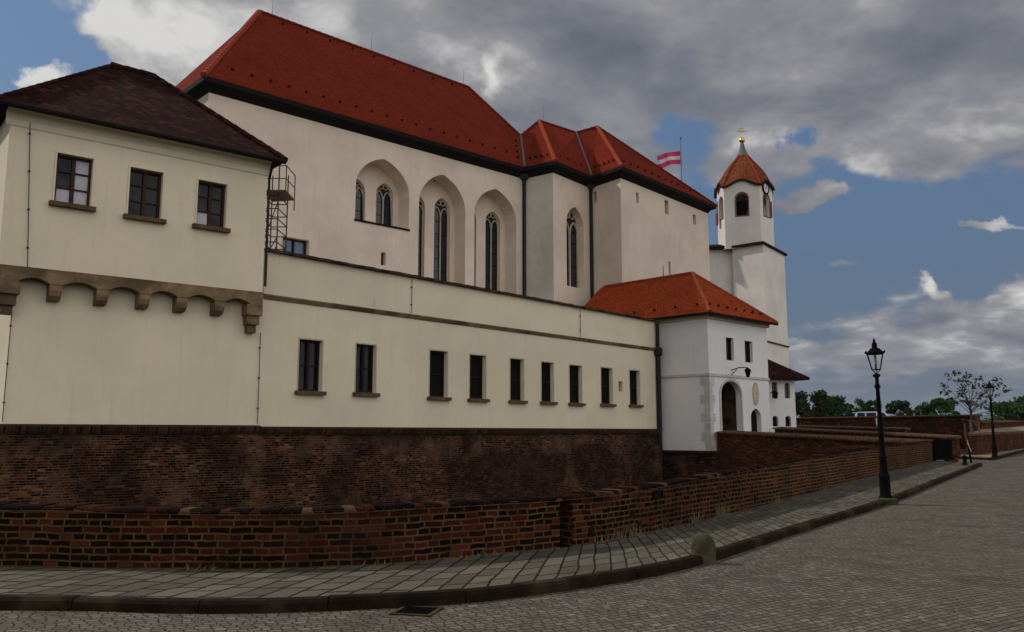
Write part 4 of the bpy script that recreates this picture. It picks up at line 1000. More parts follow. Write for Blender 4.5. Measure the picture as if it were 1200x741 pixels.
# lightning rods
for px, py in ((319, 19), (434, 61), (541, 100)):
    p = on_v(FC, px, py, wN); t = (p - R1).dot(R2 - R1) / (R2 - R1).length_squared; p = R1.lerp(R2, t)
    MB().tube([p, p + Vector((0, 0, 1.15))], [.02, .009], 5).build('lightning_rod', 'steel', roofc)
p = A2_ + Vector((.3, .3, 0)); MB().tube([p, p + Vector((0, 0, 1.3))], [.02, .009], 5).build('lightning_rod', 'steel', roofc)
for c_, (fa, fb) in ((cB, (FC, FCD)), (cDp, (FCE, FDE))):
    p = off_corner(fa, fb, c_, .12); m_ = MB(); m_.tube([up(p, zC + .1), up(p, zC - .4), up(p, 2)], .11, 8); o = m_.build('downpipe', 'pipe', church, smooth=True)
    MB().box(Frame((p.x - .25, p.y - .2), q=(p.x + 1, p.y - .2)), 0, .5, 0, .4, zC - .35, zC + .05).build('hopper', 'pipe', o)

# flag on its pole behind the church roof
fp = atY(799, 216, 72); fz0 = fp.z - 3; fz1 = atY(796.5, 163, 72).z
fl = thing('flagpole', (fp.x, fp.y, fz0), 'white flagpole rising behind the church roof', 'flagpole')
MB().tube([(fp.x, fp.y, fz0), (fp.x, fp.y, fz1)], [.06, .04], 8).build('pole', 'steel', fl, smooth=True)
MB().lathe((fp.x, fp.y, fz1), [(.03, 0), (.09, .05), (.1, .1), (.05, .17), (.01, .2)], 10).build('finial', 'steel', fl)
fa = atY(796, 177, 72); fb = atY(796, 192, 72); L_ = (27 / 1009) * 72 * 1.02; H_ = fa.z - fb.z
ff = thing('flag', (fp.x, fp.y, fb.z), 'red and white striped flag blowing left from the pole behind the church', 'flag')
for nm, h0, h1, mt in (('red_stripe', 0, .36, 'flag_red'), ('white_stripe', .36, .64, 'flag_white'), ('red_stripe', .64, 1, 'flag_red')):
    m_ = MB(); n = 18
    for sgn in (0, 1):
        for k in range(n):
            q = []
            for t, h in ((k / n, h0), ((k + 1) / n, h0), ((k + 1) / n, h1), (k / n, h1)):
                x = fp.x - .05 - L_ * t; yy = fp.y + .28 * math.sin(t * 7.5 + h * 1.2) * (.3 + t) + .012 * sgn; zz_ = fa.z - H_ * h - .22 * t ** 1.3 * 1.6 + .10 * math.sin(t * 6 + .5) * t - H_ * 0
                q.append(Vector((x, yy, zz_)))
            m_.poly(q if sgn else q[::-1])
    m_.build(nm, mt, ff, smooth=False)

# ================================================================== BELL TOWER
TY = 78.0
tz = lambda py, Y=TY: atY(870, py, Y).z
zb0, zb1 = tz(285), tz(212)
q4 = [atY(842, 250, TY + 2.6), atY(849, 250, TY + 1.0), atY(891, 250, TY), atY(906, 250, TY + 1.7)]
cx = (q4[0].x + q4[3].x) / 2 + .15; cy = TY + 3.0
tower = thing('bell_tower', (cx, cy, 0), 'white bell tower with a curved red cap, open arches and a golden cross', 'tower')
octp = [Vector((p.x, p.y, 0)) for p in q4] + [Vector((2 * cx - p.x, 2 * cy - p.y, 0)) for p in q4]
# shaft below
zS = atY(894, 283.5, TY - .8).z
s2 = atY(894, 283.5, TY - .8); s1 = atZ(858, 289, zS); s3 = atZ(919, 297, zS); s4 = s1 + (s3 - s2)
back_l = atZ(829, 282, zS) 
st = MB()
for a, b_ in ((s1, s2), (s3, s4), (s4, s1)): quadw(st, a, b_, 0, zS)
st.build('shaft', 'tower_white', tower)
st = MB(); quadw(st, s2, s3, 0, zS); st.build('shaft_side', 'tower_white', tower)
st = MB(); s0_ = s1 + Vector((-3.4, 1.0, 0)); quadw(st, s0_, s1 + Vector((.5, .6, 0)), 0, zS - .0)
quadw(st, s0_ + Vector((0, 3, 0)), s0_, 0, zS); st.build('link_wall', 'tower_white', tower)
# tiled skirt roof on the shaft
cen = (s1 + s3) / 2; sk = MB(); o4 = [p + (p - cen).normalized() * .42 for p in (s1, s2, s3, s4)]; tcen = Vector((cx, cy, 0))
i4 = [Vector((p.x, p.y, 0)).lerp(tcen, .3) for p in (s1, s2, s3, s4)]
for i in range(4):
    a, b_ = o4[i], o4[(i + 1) % 4]; c_, d_ = i4[i], i4[(i + 1) % 4]
    sk.poly([up(a, zS - .02), up(b_, zS - .02), up(d_, zS + .28), up(c_, zS + .28)]); sk.poly([up(a, zS - .22), up(b_, zS - .22), up(b_, zS - .02), up(a, zS - .02)])
sk.poly([up(p, zS - .22) for p in o4][::-1]); sko = sk.build('skirt_roof', 'tile_brown', tower)
lm = MB(); q = [s0_ + Vector((-.2, -.4, 0)), s1 + Vector((0.1, -.1, 0)), s1 + Vector((.1, 1.5, 0)), s0_ + Vector((-.2, 1.4, 0))]
lm.hexa([up(p, zS - .15) for p in q] + [up(q[0], zS + .08), up(q[1], zS + .08), up(q[2], zS + .6), up(q[3], zS + .6)]); lm.build('link_roof', 'eave', tower)
md = MB(); zm = atY(912, 404, 80).z; d23 = (s3 - s2).normalized(); nn = Vector((d23.y, -d23.x, 0)); md.beam(up(s2, zm) + nn * .06, up(s3, zm) + nn * .06, .16, .10); md.build('moulding', 'eave', tower)
# belfry with arched openings
bel = MB(); arches = []
n8 = 8
for i in range(8):
    a, b_ = octp[i], octp[(i + 1) % 8]
    if i == 3 or i == 7: pass
    fr = Frame((a.x, a.y), q=(b_.x, b_.y)); L_ = fr.len; K = 10
    bumph = .62 if L_ > 1.5 else .2
    top = [(L_ * k / K, zb1 + bumph * max(0, math.sin(math.pi * k / K)) ** 2.2) for k in range(K, -1, -1)]
    hs = []
    if L_ > 1.2:
        w_ = min(.55, L_ * .27); zs = tz(231); zt = tz(224.5); z0 = tz(251)
        h = roundarch(L_ / 2 - w_, L_ / 2 + w_, z0, zs, zs + w_, 10); hs = [h]; arches.append((fr, L_, w_, z0, zs, i))
    bel.panel(fr, 0, [(0, zb0 - .35), (L_, zb0 - .35)] + top, hs, .35)
bel.build('belfry_wall', 'tower_white', tower)
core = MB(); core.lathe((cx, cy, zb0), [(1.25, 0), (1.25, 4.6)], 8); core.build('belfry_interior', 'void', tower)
MB().lathe((cx - .1, cy - 1.8, tz(249)), [(.3, 0), (.28, .08), (.2, .3), (.15, .5), (.05, .58)], 12).build('bell', 'lead', tower, smooth=True)
for fr, L_, w_, z0, zs, i in arches:
    t = MB(); h = roundarch(L_ / 2 - w_ - .1, L_ / 2 + w_ + .1, z0 - .1, zs, zs + w_ + .1, 10); h2 = roundarch(L_ / 2 - w_, L_ / 2 + w_, z0, zs, zs + w_, 10)
    t.panel(fr, -.04, h, [h2], .04)
    for k in range(len(h)): a, b_ = h[k], h[(k + 1) % len(h)]; t.poly([fr.P(a[0], -.04, a[1]), fr.P(a[0], .0, a[1]), fr.P(b_[0], 0, b_[1]), fr.P(b_[0], -.04, b_[1])])
    ao = t.build('arch_surround', 'shutter', tower)
    if i in (0, 2): continue
for fr, L_, w_, z0, zs, i in arches:
    if i in (2,):
        sh_ = MB(); sh_.box(Frame(fr.P(L_ / 2 + w_, -.05, 0)[:2], q=(fr.P(L_ / 2 + w_ + 1, -.05, 0)[:2])), 0, .35, -.05, 0, z0, zs - .1); sh_.build('shutter', 'shutter', tower)
fr = Frame(octp[0][:2], q=octp[1][:2]); sh_ = MB(); sh_.box(fr, .05, .5, -.35, -.25, tz(258), tz(243)); sh_.build('shutter', 'shutter', tower)
# clock on the right face
fr = Frame(octp[2][:2], q=octp[3][:2]); cu_, cz_ = fr.len / 2 - .15, tz(218.5)
ck = MB(); n = 20; rr_ = .52
ck.poly([fr.P(cu_ + rr_ * math.cos(2 * math.pi * k / n), -.1, cz_ + rr_ * math.sin(2 * math.pi * k / n)) for k in range(n)])
co_ = ck.build('clock_face', 'dial', tower); rim = MB(); rim.tube([fr.P(cu_ + rr_ * math.cos(2 * math.pi * k / n), -.08, cz_ + rr_ * math.sin(2 * math.pi * k / n)) for k in range(n)], .09, 6, closed=True); rim.build('rim', 'iron', co_)
hd = MB(); hd.beam(fr.P(cu_, -.13, cz_ - .05), fr.P(cu_ + .1, -.13, cz_ + .36), .06, .03); hd.beam(fr.P(cu_, -.13, cz_), fr.P(cu_ - .2, -.13, cz_ - .15), .06, .03); hd.build('hands', 'iron', co_)
# curved cap
K = 8; ring0 = []
for i in range(8):
    a, b_ = octp[i], octp[(i + 1) % 8]; L_ = (b_ - a).length; bh_ = .62 if L_ > 1.5 else .2
    for k in range(K): t = k / K; ring0.append((a.lerp(b_, t), bh_ * math.sin(math.pi * t) ** 2.2))
zc0 = zb1; zc1 = tz(184, cy)
prof = [(1.07, -.24, 1), (1.02, -.03, 1), (.95, .18, .95), (.88, .42, .75), (.79, .76 , .45), (.67, 1.12, .2), (.51, 1.5, .05), (.33, 1.88, 0), (.19, 2.22, 0)]
sc = (zc1 - zc0) / 2.22; cap = MB(); rings = []
for f_, z, bb in prof: rings.append([up(tcen + (Vector((p.x, p.y, 0)) - tcen) * f_, zc0 + z * sc + b2 * bb + .0) for p, b2 in ring0])
for A, B in zip(rings, rings[1:]):
    n = len(A)
    for k in range(n): cap.poly([A[k], A[(k + 1) % n], B[(k + 1) % n], B[k]])
cap.poly(rings[-1]); capo = cap.build('cap', 'tile_tower', tower, smooth=True)
rim = MB(); rim.tube([p + Vector((0, 0, -.04)) for p in rings[0]], .10, 6, closed=True); rim.build('cap_rim', 'eave', capo)
und = MB(); n = len(rings[0]); wr = [up(p, zc0 + b2 - .04) for p, b2 in ring0]
for k in range(n): und.poly([rings[0][(k + 1) % n] - Vector((0, 0, .06)), rings[0][k] - Vector((0, 0, .06)), wr[k], wr[(k + 1) % n]])
und.build('soffit', 'tower_white', capo)
for i in range(8):
    pts = [rg[i * K] + Vector((0, 0, .04)) for rg in rings]; MB().tube(pts, .08, 6).build('hip_tiles', 'ridge_red', capo)
zl = tz(184, cy); MB().lathe((cx, cy, zl - .05), [(.62, 0), (.6, .12), (.42, .5), (.27, .95), (.2, 1.35), (.12, 1.5)], 10).build('lantern_cone', 'lead', capo)
zl = tz(168, cy); bl = MB(); bl.lathe((cx, cy, zl), [(.08, -.15), (.1, 0), (.24, .12), (.3, .3), (.24, .48), (.08, .6), (.05, .9), (.04, 1.0)], 12); bo = bl.build('finial_ball', 'gold', capo, smooth=True)
cr = MB(); zx = tz(160, cy); dx = .0
cr.tube([(cx, cy, zl + .9), (cx, cy, tz(146, cy))], .045, 6); cr.tube([(cx - .38, cy, zx + .55), (cx + .38, cy, zx + .55)], .045, 6); cr.tube([(cx - .24, cy, zx + .82), (cx + .24, cy, zx + .82)], .035, 6); cr.build('cross', 'gold', capo)

# ================================================================== GATEHOUSE
U, N = FGf.U, FGf.N
gW = 5.95; FG = Frame((GC.x, GC.y), az=46.0); u_r = FG.uz(900, 430)[0]; gW = u_r
FS = Frame((GC.x + FG.N.x * 9.8, GC.y + FG.N.y * 9.8), q=(GC.x, GC.y))     # side facade seen left of the corner
zGe = GE_Z; zGb = atY(800, 528, 45.8).z
print('gatehouse width', gW, 'eave', zGe, 'base', zGb, 'string', FG.uz(833, 439)[1])
gate = thing('gatehouse', FG.P(gW / 2, 3, -1), 'white plastered gatehouse with an orange hipped roof and an arched gateway', 'gatehouse')
gm = MB()
gw1 = px_rect(FG, 0, 851, 860, 396, 422.5); gw2 = px_rect(FG, 0, 873, 882, 400, 425)
ga = FG.uz(845, 480)[0]; gb = FG.uz(868.5, 480)[0]; gz0 = FG.uz(857, 502)[1] - .35; gzs = FG.uz(857, 462)[1]; gzt = FG.uz(857, 447)[1]
pa_, pb_ = FG.uz(880, 490)[0], FG.uz(892, 490)[0]; pzs = FG.uz(886, 489)[1]; pzt = FG.uz(886, 479)[1]
hg = roundarch(ga, gb, gz0, gzs, gzt, 14); hp = lancet(pa_, pb_, gz0, pzs, pzt, 6)
gm.panel(FG, 0, rect(0, gW, zGb, zGe), [rect(*gw1), rect(*gw2), hg, hp], .3)
gm.panel(FS, 0, rect(0, FS.len, zGb, zGe)); gback = 9.8
quadw(gm, FG.P(gW, 0, 0), FG.P(gW, gback, 0), zGb, zGe); quadw(gm, FG.P(gW, gback, 0), FG.P(0, gback, 0), zGb, zGe)
gm.build('wall', 'white', gate)
for w in (gw1, gw2):
    rect_window(gate, FG, 0, *w, .22, 2, 3, 'dark_frame', 'glass', False, None)
# gateway passage: dark vault with a wooden door leaf set back
gp = MB()
for i in range(len(hg) - 1):
    a, b_ = hg[i], hg[i + 1]; gp.poly([FG.P(a[0], .3, a[1]), FG.P(b_[0], .3, b_[1]), FG.P(b_[0], 1.5, b_[1]), FG.P(a[0], 1.5, a[1])])
gp.poly([FG.P(ga, .5, gz0), FG.P(gb, .5, gz0), FG.P(gb, 1.5, gz0), FG.P(ga, 1.5, gz0)]); gp.build('passage_vault', 'coping_dark', gate)
dm = MB(); dm.panel(FG, 1.45, hg); dl = dm.build('gate_leaf', 'void', gate)
dm = MB()
for k in range(5): dm.box(FG, ga + .05 + k * (gb - ga - .3) / 4, ga + .15 + k * (gb - ga - .3) / 4, 1.38, 1.44, gz0, gzs)
dm.build('door_battens', 'dark_frame', dl)
dm = MB(); dm.panel(FG, .28, hp); dm.build('wicket_door', 'void', gate)
def arch_band(fr, h, t, v0, v1, parent, mat, name):
    m_ = MB(); um = sum(p[0] for p in h) / len(h); ou = []
    zmn = min(p[1] for p in h); sp = [p for p in h]
    zc_ = gzs
    for p in h:
        if p[1] <= zc_: ou.append((p[0] + (t if p[0] > um else -t), p[1]))
        else: d = Vector((p[0] - um, p[1] - zc_)); d = d.normalized() * t; ou.append((p[0] + d.x, p[1] + d.y))
    for i in range(len(h) - 1):
        m_.poly([fr.P(*[h[i][0], v0, h[i][1]]), fr.P(ou[i][0], v0, ou[i][1]), fr.P(ou[i + 1][0], v0, ou[i + 1][1]), fr.P(h[i + 1][0], v0, h[i + 1][1])][::-1])
        m_.poly([fr.P(ou[i][0], v0, ou[i][1]), fr.P(ou[i][0], v1, ou[i][1]), fr.P(ou[i + 1][0], v1, ou[i + 1][1]), fr.P(ou[i + 1][0], v0, ou[i + 1][1])])
    return m_.build(name, mat, parent)
arch_band(FG, hg, .14, -.05, .0, gate, 'quoin', 'arch_surround')
zst = FG.uz(833, 439)[1]; m_ = MB(); m_.box(FG, -.06, gW + .04, -.06, -.002, zst - .07, zst + .07); m_.box(FS, 0, FS.len + .0, -.06, -.002, zst - .07, zst + .07); m_.build('string_course', 'quoin', gate)
m_ = MB()
for k in range(9):
    z0 = zGb + .05 + k * .48; w_ = .55 if k % 2 else .34
    if z0 + .46 < zst: m_.box(FS, FS.len - w_, FS.len + .02, -.025, .01, z0, z0 + .44); m_.box(FG, -.024, w_ * .8, -.024, .01, z0, z0 + .44)
m_.build('quoins', 'quoin', gate)
# coat of arms plaque over the wicket
a = FG.uz(885, 461); pl = MB(); n = 14
pts = [(a[0] + .3 * math.cos(2 * math.pi * k / n), a[1] + .62 * math.sin(2 * math.pi * k / n) * (1.0 if math.sin(2 * math.pi * k / n) > 0 else 1.1)) for k in range(n)]
pl.panel(FG, -.06, pts)
for k in range(n): p, q = pts[k], pts[(k + 1) % n]; pl.poly([FG.P(p[0], -.06, p[1]), FG.P(p[0], 0, p[1]), FG.P(q[0], 0, q[1]), FG.P(q[0], -.06, q[1])])
pl.build('stone_plaque', 'frame_stone', gate)
# cornice and roof
m_ = MB()
for fr, L_ in ((FG, gW), (FS, FS.len)): m_.box(fr, -.12 if fr is FG else 0, L_ + (.12 if fr is FG else 0), -.12, -.002, zGe - .28, zGe - .02)
m_.build('cornice', 'frame_stone', gate)
go_ = .45; zg_ = zGe + .02
g0 = FG.P(-go_, -go_, zg_); g1 = FG.P(gW + go_, -go_, zg_); g2_ = FG.P(gW + go_, gback, zg_); g3 = FG.P(-go_, gback, zg_)
hv = gW / 2; ap = on_v(FG, 806, 320, hv); uap = gW / 2; ap = FG.P(uap, hv * .95, ap.z); apb = FG.P(uap, gback + .8, ap.z)
print('gate apex', ap)
rg = MB(); rg.poly([g0, g1, ap]); rg.poly([g3, g0, ap, FG.P(uap, gback, ap.z)]); rg.poly([g1, g2_, FG.P(uap, gback, ap.z), ap]); rg.poly([g2_, g3, FG.P(uap, gback, ap.z)])
e4 = [g0, g1, g2_, g3]
for a, b_ in zip(e4, e4[1:] + e4[:1]): rg.poly([a - Vector((0, 0, .08)), b_ - Vector((0, 0, .08)), b_, a])
rg.poly([p - Vector((0, 0, .08)) for p in e4][::-1])
gro = rg.build('roof', 'tile_orange', gate)
ridge([g0, ap], 'ridge_orange', gro, .1, .34); ridge([ap, g1], 'ridge_orange', gro, .1, .34); ridge([ap, FG.P(uap, gback - .3, ap.z)], 'tile_orange', gro, .1, .34)
gt = MB(); gt.tube([g3 + Vector((0, 0, -.1)), g0 + Vector((0, 0, -.1)), g1 + Vector((0, 0, -.1))], .07, 8); gt.build('gutter', 'eave', gate)
for k in range(7): snow_guard(gro, g0.lerp(g1, (k + .8) / 8) + (ap - (g0 + g1) / 2) * .14 + Vector((0, 0, .02)), -FG.N)
for k in range(7): snow_guard(gro, g3.lerp(g0, (k + .6) / 7.3) + Vector((FG.U.x * .4, FG.U.y * .4, .42)), Vector((-FG.U.x, -FG.U.y, 0)))
p = FG.P(uap, hv + 1.9, ap.z); MB().tube([p, p + Vector((0, 0, .75))], [.03, .02], 6).build('lightning_rod', 'pipe', gro)
# bracket lantern over the gate
a = FG.uz(857, 434); lb = MB(); lb.tube([FG.P(a[0], 0, a[1]), FG.P(a[0], -.5, a[1] + .12), FG.P(a[0], -1.0, a[1] + .08)], .03, 6); lb.tube([FG.P(a[0], 0, a[1] - .25), FG.P(a[0], -.35, a[1] + .02)], .02, 6)
lo_ = lb.build('lantern_bracket', 'iron', gate); pc = FG.P(a[0], -1.0, a[1] - .42)
MB().lathe(pc, [(.09, 0), (.16, .32), (.2, .33), (.14, .42), (.04, .5)], 6).build('lantern', 'iron', lo_)
# moat wall below the gatehouse
gmw = thing('retaining_wall', FG.P(gW / 2, 2, -5.2), 'dark brick base wall rising from the moat under the gatehouse', 'wall')
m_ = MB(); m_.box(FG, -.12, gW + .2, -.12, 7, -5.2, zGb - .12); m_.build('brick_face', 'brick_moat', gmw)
m_ = MB(); m_.box(FG, -.3, gW + .3, -.3, 6.1, zGb - .117, zGb + .0); m_.build('ledge', 'brick_ledge', gmw)

# ================================================================== ANNEX
aY = 53.0; pA = atY(899, 470, aY); FX = Frame((pA.x, pA.y), az=70); aW = FX.uz(932, 470)[0]; zX0 = FX.uz(915, 503)[1] - 1.0; zX1 = FX.uz(915, 441.5)[1]
ann = thing('annex_house', FX.P(aW / 2, 2, zX0), 'small white house with a low dark hipped roof right of the gatehouse', 'house')
xw = [px_rect(FX, 0, 904.5, 911.5, 447.5, 467), px_rect(FX, 0, 919.5, 926, 448.5, 467)]; xl = [px_rect(FX, 0, 905.5, 912, 487.5, 500), px_rect(FX, 0, 920.5, 927, 487.5, 500)]
hx = [roundarch(w[0], w[1], w[2], w[3] - .15, w[3], 6) for w in xw + xl]
m_ = MB(); m_.panel(FX, 0, rect(-1.5, aW, zX0, zX1), hx, .22)
quadw(m_, FX.P(aW, 0, 0), FX.P(aW, 5, 0), zX0, zX1); quadw(m_, FX.P(aW, 5, 0), FX.P(-1.5, 5, 0), zX0, zX1); quadw(m_, FX.P(-1.5, 5, 0), FX.P(-1.5, 0, 0), zX0, zX1); m_.build('wall', 'white', ann)
for i, w in enumerate(xw + xl):
    u0, u1, z0, z1 = w; f = MB(); um = (u0 + u1) / 2
    f.box(FX, um - .03, um + .03, .14, .2, z0, z1 - .02); f.box(FX, u0, u0 + .05, .14, .2, z0, z1 - .15); f.box(FX, u1 - .05, u1, .14, .2, z0, z1 - .15)
    n = 3 if i < 2 else 1
    for k in range(1, n + 1): z = z0 + (z1 - z0) * k / (n + 1); f.box(FX, u0 + .05, um - .03, .15, .19, z - .02, z + .02); f.box(FX, um + .03, u1 - .05, .15, .19, z - .02, z + .02)
    wo = f.build('window', 'steel' if i < 2 else 'dark_frame', ann); p = MB(); p.panel(FX, .21, hx[i]); p.build('pane', 'glass' if i < 2 else 'void', wo)
xo = .6; x0, x1_, x2, x3 = FX.P(-2.2, -xo, zX1 - .05), FX.P(aW + xo + .1, -xo, zX1 - .05), FX.P(aW + xo + .1, 5 + xo, zX1 - .05), FX.P(-2.2, 5 + xo, zX1 - .05)
ra, rb = FX.P(-2.2, 2.5, zX1 + 2.0), FX.P(aW - 2.0, 2.5, zX1 + 2.0)
m_ = MB(); m_.poly([x0, x1_, rb, ra]); m_.poly([x1_, x2, rb]); m_.poly([x2, x3, ra, rb]); m_.poly([x3, x0, ra])
for a, b_ in ((x0, x1_), (x1_, x2), (x2, x3), (x3, x0)): m_.poly([a - Vector((0, 0, .16)), b_ - Vector((0, 0, .16)), b_, a])
m_.poly([p - Vector((0, 0, .16)) for p in (x0, x1_, x2, x3)][::-1]); m_.build('roof', 'tile_brown', ann)
a = FX.uz(902.5, 461); m_ = MB(); m_.tube([FX.P(a[0], 0, a[1]), FX.P(a[0], -.45, a[1] + .15)], .03, 6); m_.lathe(FX.P(a[0], -.5, a[1] - .35), [(.1, 0), (.17, .32), (.2, .34), (.05, .5)], 6); m_.build('wall_lantern', 'iron', ann)

# ================================================================== BRIDGE WALLS AND BASTIONS
def brick_wall(name, label, a, b_, z0a, z1a, z0b, z1b, th=.45, mat='brick_side', cop='tile_coping', ribs=True, cw=.12, ch_=.14, cat='wall', n=None):
    """straight brick wall with a coping of half-round tiles laid across its top"""
    fr = Frame(a, q=b_); o = thing(name, fr.P(fr.len / 2, th / 2, min(z0a, z0b)), label, cat); L_ = fr.len; m_ = MB()
    P = [fr.P(0, 0, z0a), fr.P(L_, 0, z0b), fr.P(L_, th, z0b), fr.P(0, th, z0a), fr.P(0, 0, z1a), fr.P(L_, 0, z1b), fr.P(L_, th, z1b), fr.P(0, th, z1a)]
    m_.hexa(P); m_.build('brick_face', mat, o); m_ = MB()
    P = [fr.P(-.05, -cw, z1a), fr.P(L_ + .05, -cw, z1b), fr.P(L_ + .05, th + cw, z1b), fr.P(-.05, th + cw, z1a), fr.P(-.05, -cw, z1a + ch_ * .5), fr.P(L_ + .05, -cw, z1b + ch_ * .5), fr.P(L_ + .05, th + cw, z1b + ch_), fr.P(-.05, th + cw, z1a + ch_)]
    m_.hexa([p + Vector((0, 0, .003)) for p in P])
    if ribs:
        n = int(L_ / .2)
        for k in range(n):
            u = L_ * (k + .5) / n; za = z1a + (z1b - z1a) * u / L_; m_.tube([fr.P(u, -cw - .03, za + ch_ * .5), fr.P(u, th + cw, za + ch_ + .01)], .055, 6)
    m_.build('coping', cop, o); return o, fr
b1a = FG.P(.35, -.15, 0); b1b = Vector((WL[-1][0].x - .3, WL[-1][0].y + .1, 0))
z1a = atY(840, 505.5, b1a.y).z; z1b = atY(1093, 517, b1b.y).z
brick_wall('bridge_parapet', 'brick parapet with ribbed tile coping from the gateway to the low pavement wall', (b1a.x, b1a.y), (b1b.x, b1b.y), -5.2, z1a - .14, -5.2, z1b - .14, .75)
b2a = FG.P(gW + .1, -.2, 0); b2b = atY(1118, 514, 40.5)
brick_wall('bridge_parapet', 'darker brick parapet on the far side of the bridge ending by the iron gate', (b2a.x, b2a.y), (b2b.x, b2b.y), -3, atY(905, 501, b2a.y).z - .1, -1, atY(1114, 514, 40.5).z, .5, ribs=False)
br = MB(); br.poly([up(b1a + FG.U * .75, .8), up(b1b + Vector((.8, .3, 0)), g(b1b.y) + .03), up(b2b + Vector((0, -.2, 0)), g(b2b.y) + .03), up(b2a, .8)][::1])
struct(br.build('bridge_deck', 'setts'))
zq = 2.05
bw_a, bw_c, bw_b = atY(930, 489, 62), atY(1030, 488, 58.5), atY(1141, 486, 52.5)
zt_ = 2.72
brick_wall('bastion_wall', 'shaded stretch of bastion wall between the annex and the parked car', (20.2, 63), (bw_c.x, 59.4), -1, 2.55, -1, 2.6, .6, ribs=False, cw=.2, cop='tile_coping')
brick_wall('bastion_wall', 'high brick bastion wall with a pale flat top below the parked car, behind the slim tree', (bw_c.x - .1, 58.6), (bw_b.x, bw_b.y), -.5, 2.58, -.5, 2.58, .6, ribs=False, cw=.2)
brick_wall('terrace_wall', 'low brick wall in front of the shaded bastion stretch', (atY(930, 498, 56).x, 56), (atY(1060, 501, 50).x, 50), -1, 1.95, -1, 1.75, .5, ribs=False, mat='brick_side')
bb_ = Vector((bw_b.x, bw_b.y, 0)); be = atY(1166, 489, 62)
brick_wall('bastion_wall', 'short receding end of the brick bastion, just left of the far lamp', (bw_b.x, bw_b.y + .05), (be.x, be.y), -.5, 2.3, -.5, 2.35, .6, ribs=False, cw=.1)
# fill behind the bastion
m_ = MB(); q = [Vector((19.6, 63.4, zq)), Vector((bw_c.x, 59.2, zq)), Vector((bw_b.x - .3, bw_b.y + .6, zq)), Vector((be.x - .3, be.y + .4, zq)), Vector((60, 130, zq)), Vector((10, 130, zq))]
m_.poly(q); struct(m_.build('bastion_terrace', 'sand'))
# walls right of the entrance
z3 = [atY(1144, 508.5, w3[1].y).z, atY(1200, 506.5, w3[2].y).z]; sl_ = (z3[1] - z3[0]) / (w3[2] - w3[1]).length
print('w3', w3, z3)
L3 = (w3[3] - w3[1]).length
o_, f3 = brick_wall('road_wall', 'reddish brick wall beside the road behind the far street lamp', (w3[1].x, w3[1].y), (w3[3].x, w3[3].y), 0, z3[0] - .1, 0, z3[0] - .1 + sl_ * L3, .5, ribs=False, cw=.05)
m_ = MB(); rs0 = Vector((bw_b.x + .5, bw_b.y + .2, 0)); rs1 = rs0 + f3.U * 24; m_.poly([f3.P(0, .5, z3[0] - .05), f3.P(L3, .5, z3[0] + sl_ * L3 - .05), up(rs1, z3[0] + .75), up(rs0, z3[0] + .25)]); struct(m_.build('verge', 'sand'))
q0, q1 = rs0, rs1
brick_wall('rampart_wall', 'low weathered rampart with a pale top behind the reddish road wall', (q0.x, q0.y), (q1.x, q1.y), 0, z3[0] + .62, 0, z3[0] + sl_ * L3 + .7, .8, ribs=False, cw=.1)

# dark iron gate box and pillar at the bridge entrance
gp_ = gpt(1098, 541, PH); gq_ = gpt(1117, 540, PH); FI = Frame((gp_.x, gp_.y + .1), q=(gq_.x, gq_.y - .1)); zt2 = atY(1106, 514.5, gp_.y).z
gb_ = thing('iron_gate', FI.P(FI.len / 2, 0, g(gp_.y) + .1), 'dark iron gate leaf closing the end of the low wall', 'gate')
m_ = MB(); zb_ = g(gp_.y) + .16
m_.box(FI, 0, FI.len - .05, .03, .07, zb_, zt2 - .02); go2 = m_.build('gate_panel', 'iron', gb_)
m_ = MB()
for k in range(7): u = (FI.len - .1) * k / 6; m_.tube([FI.P(u, 0, zb_), FI.P(u, 0, zt2 + .06)], .016, 6)
m_.box(FI, 0, FI.len - .05, -.02, .02, zt2 - .06, zt2 - .02); m_.box(FI, 0, FI.len - .05, -.02, .02, zb_, zb_ + .04); m_.build('gate_bars', 'iron', gb_)
pi_ = gpt(1119, 539.5, PH); FP = Frame((pi_.x - .18, pi_.y + .15), q=(pi_.x + .18, pi_.y + .15)); pil = thing('gate_pillar', FP.P(.18, .18, g(pi_.y)), 'small square brick pillar beside the dark iron gate', 'pillar')
zt3 = atY(1119, 514, pi_.y).z; MB().box(FP, 0, .4, 0, .4, g(pi_.y), zt3).build('shaft', 'brick_side', pil); MB().box(FP, -.04, .44, -.04, .44, zt3 + .003, zt3 + .07).build('cap', 'tile_coping', pil)

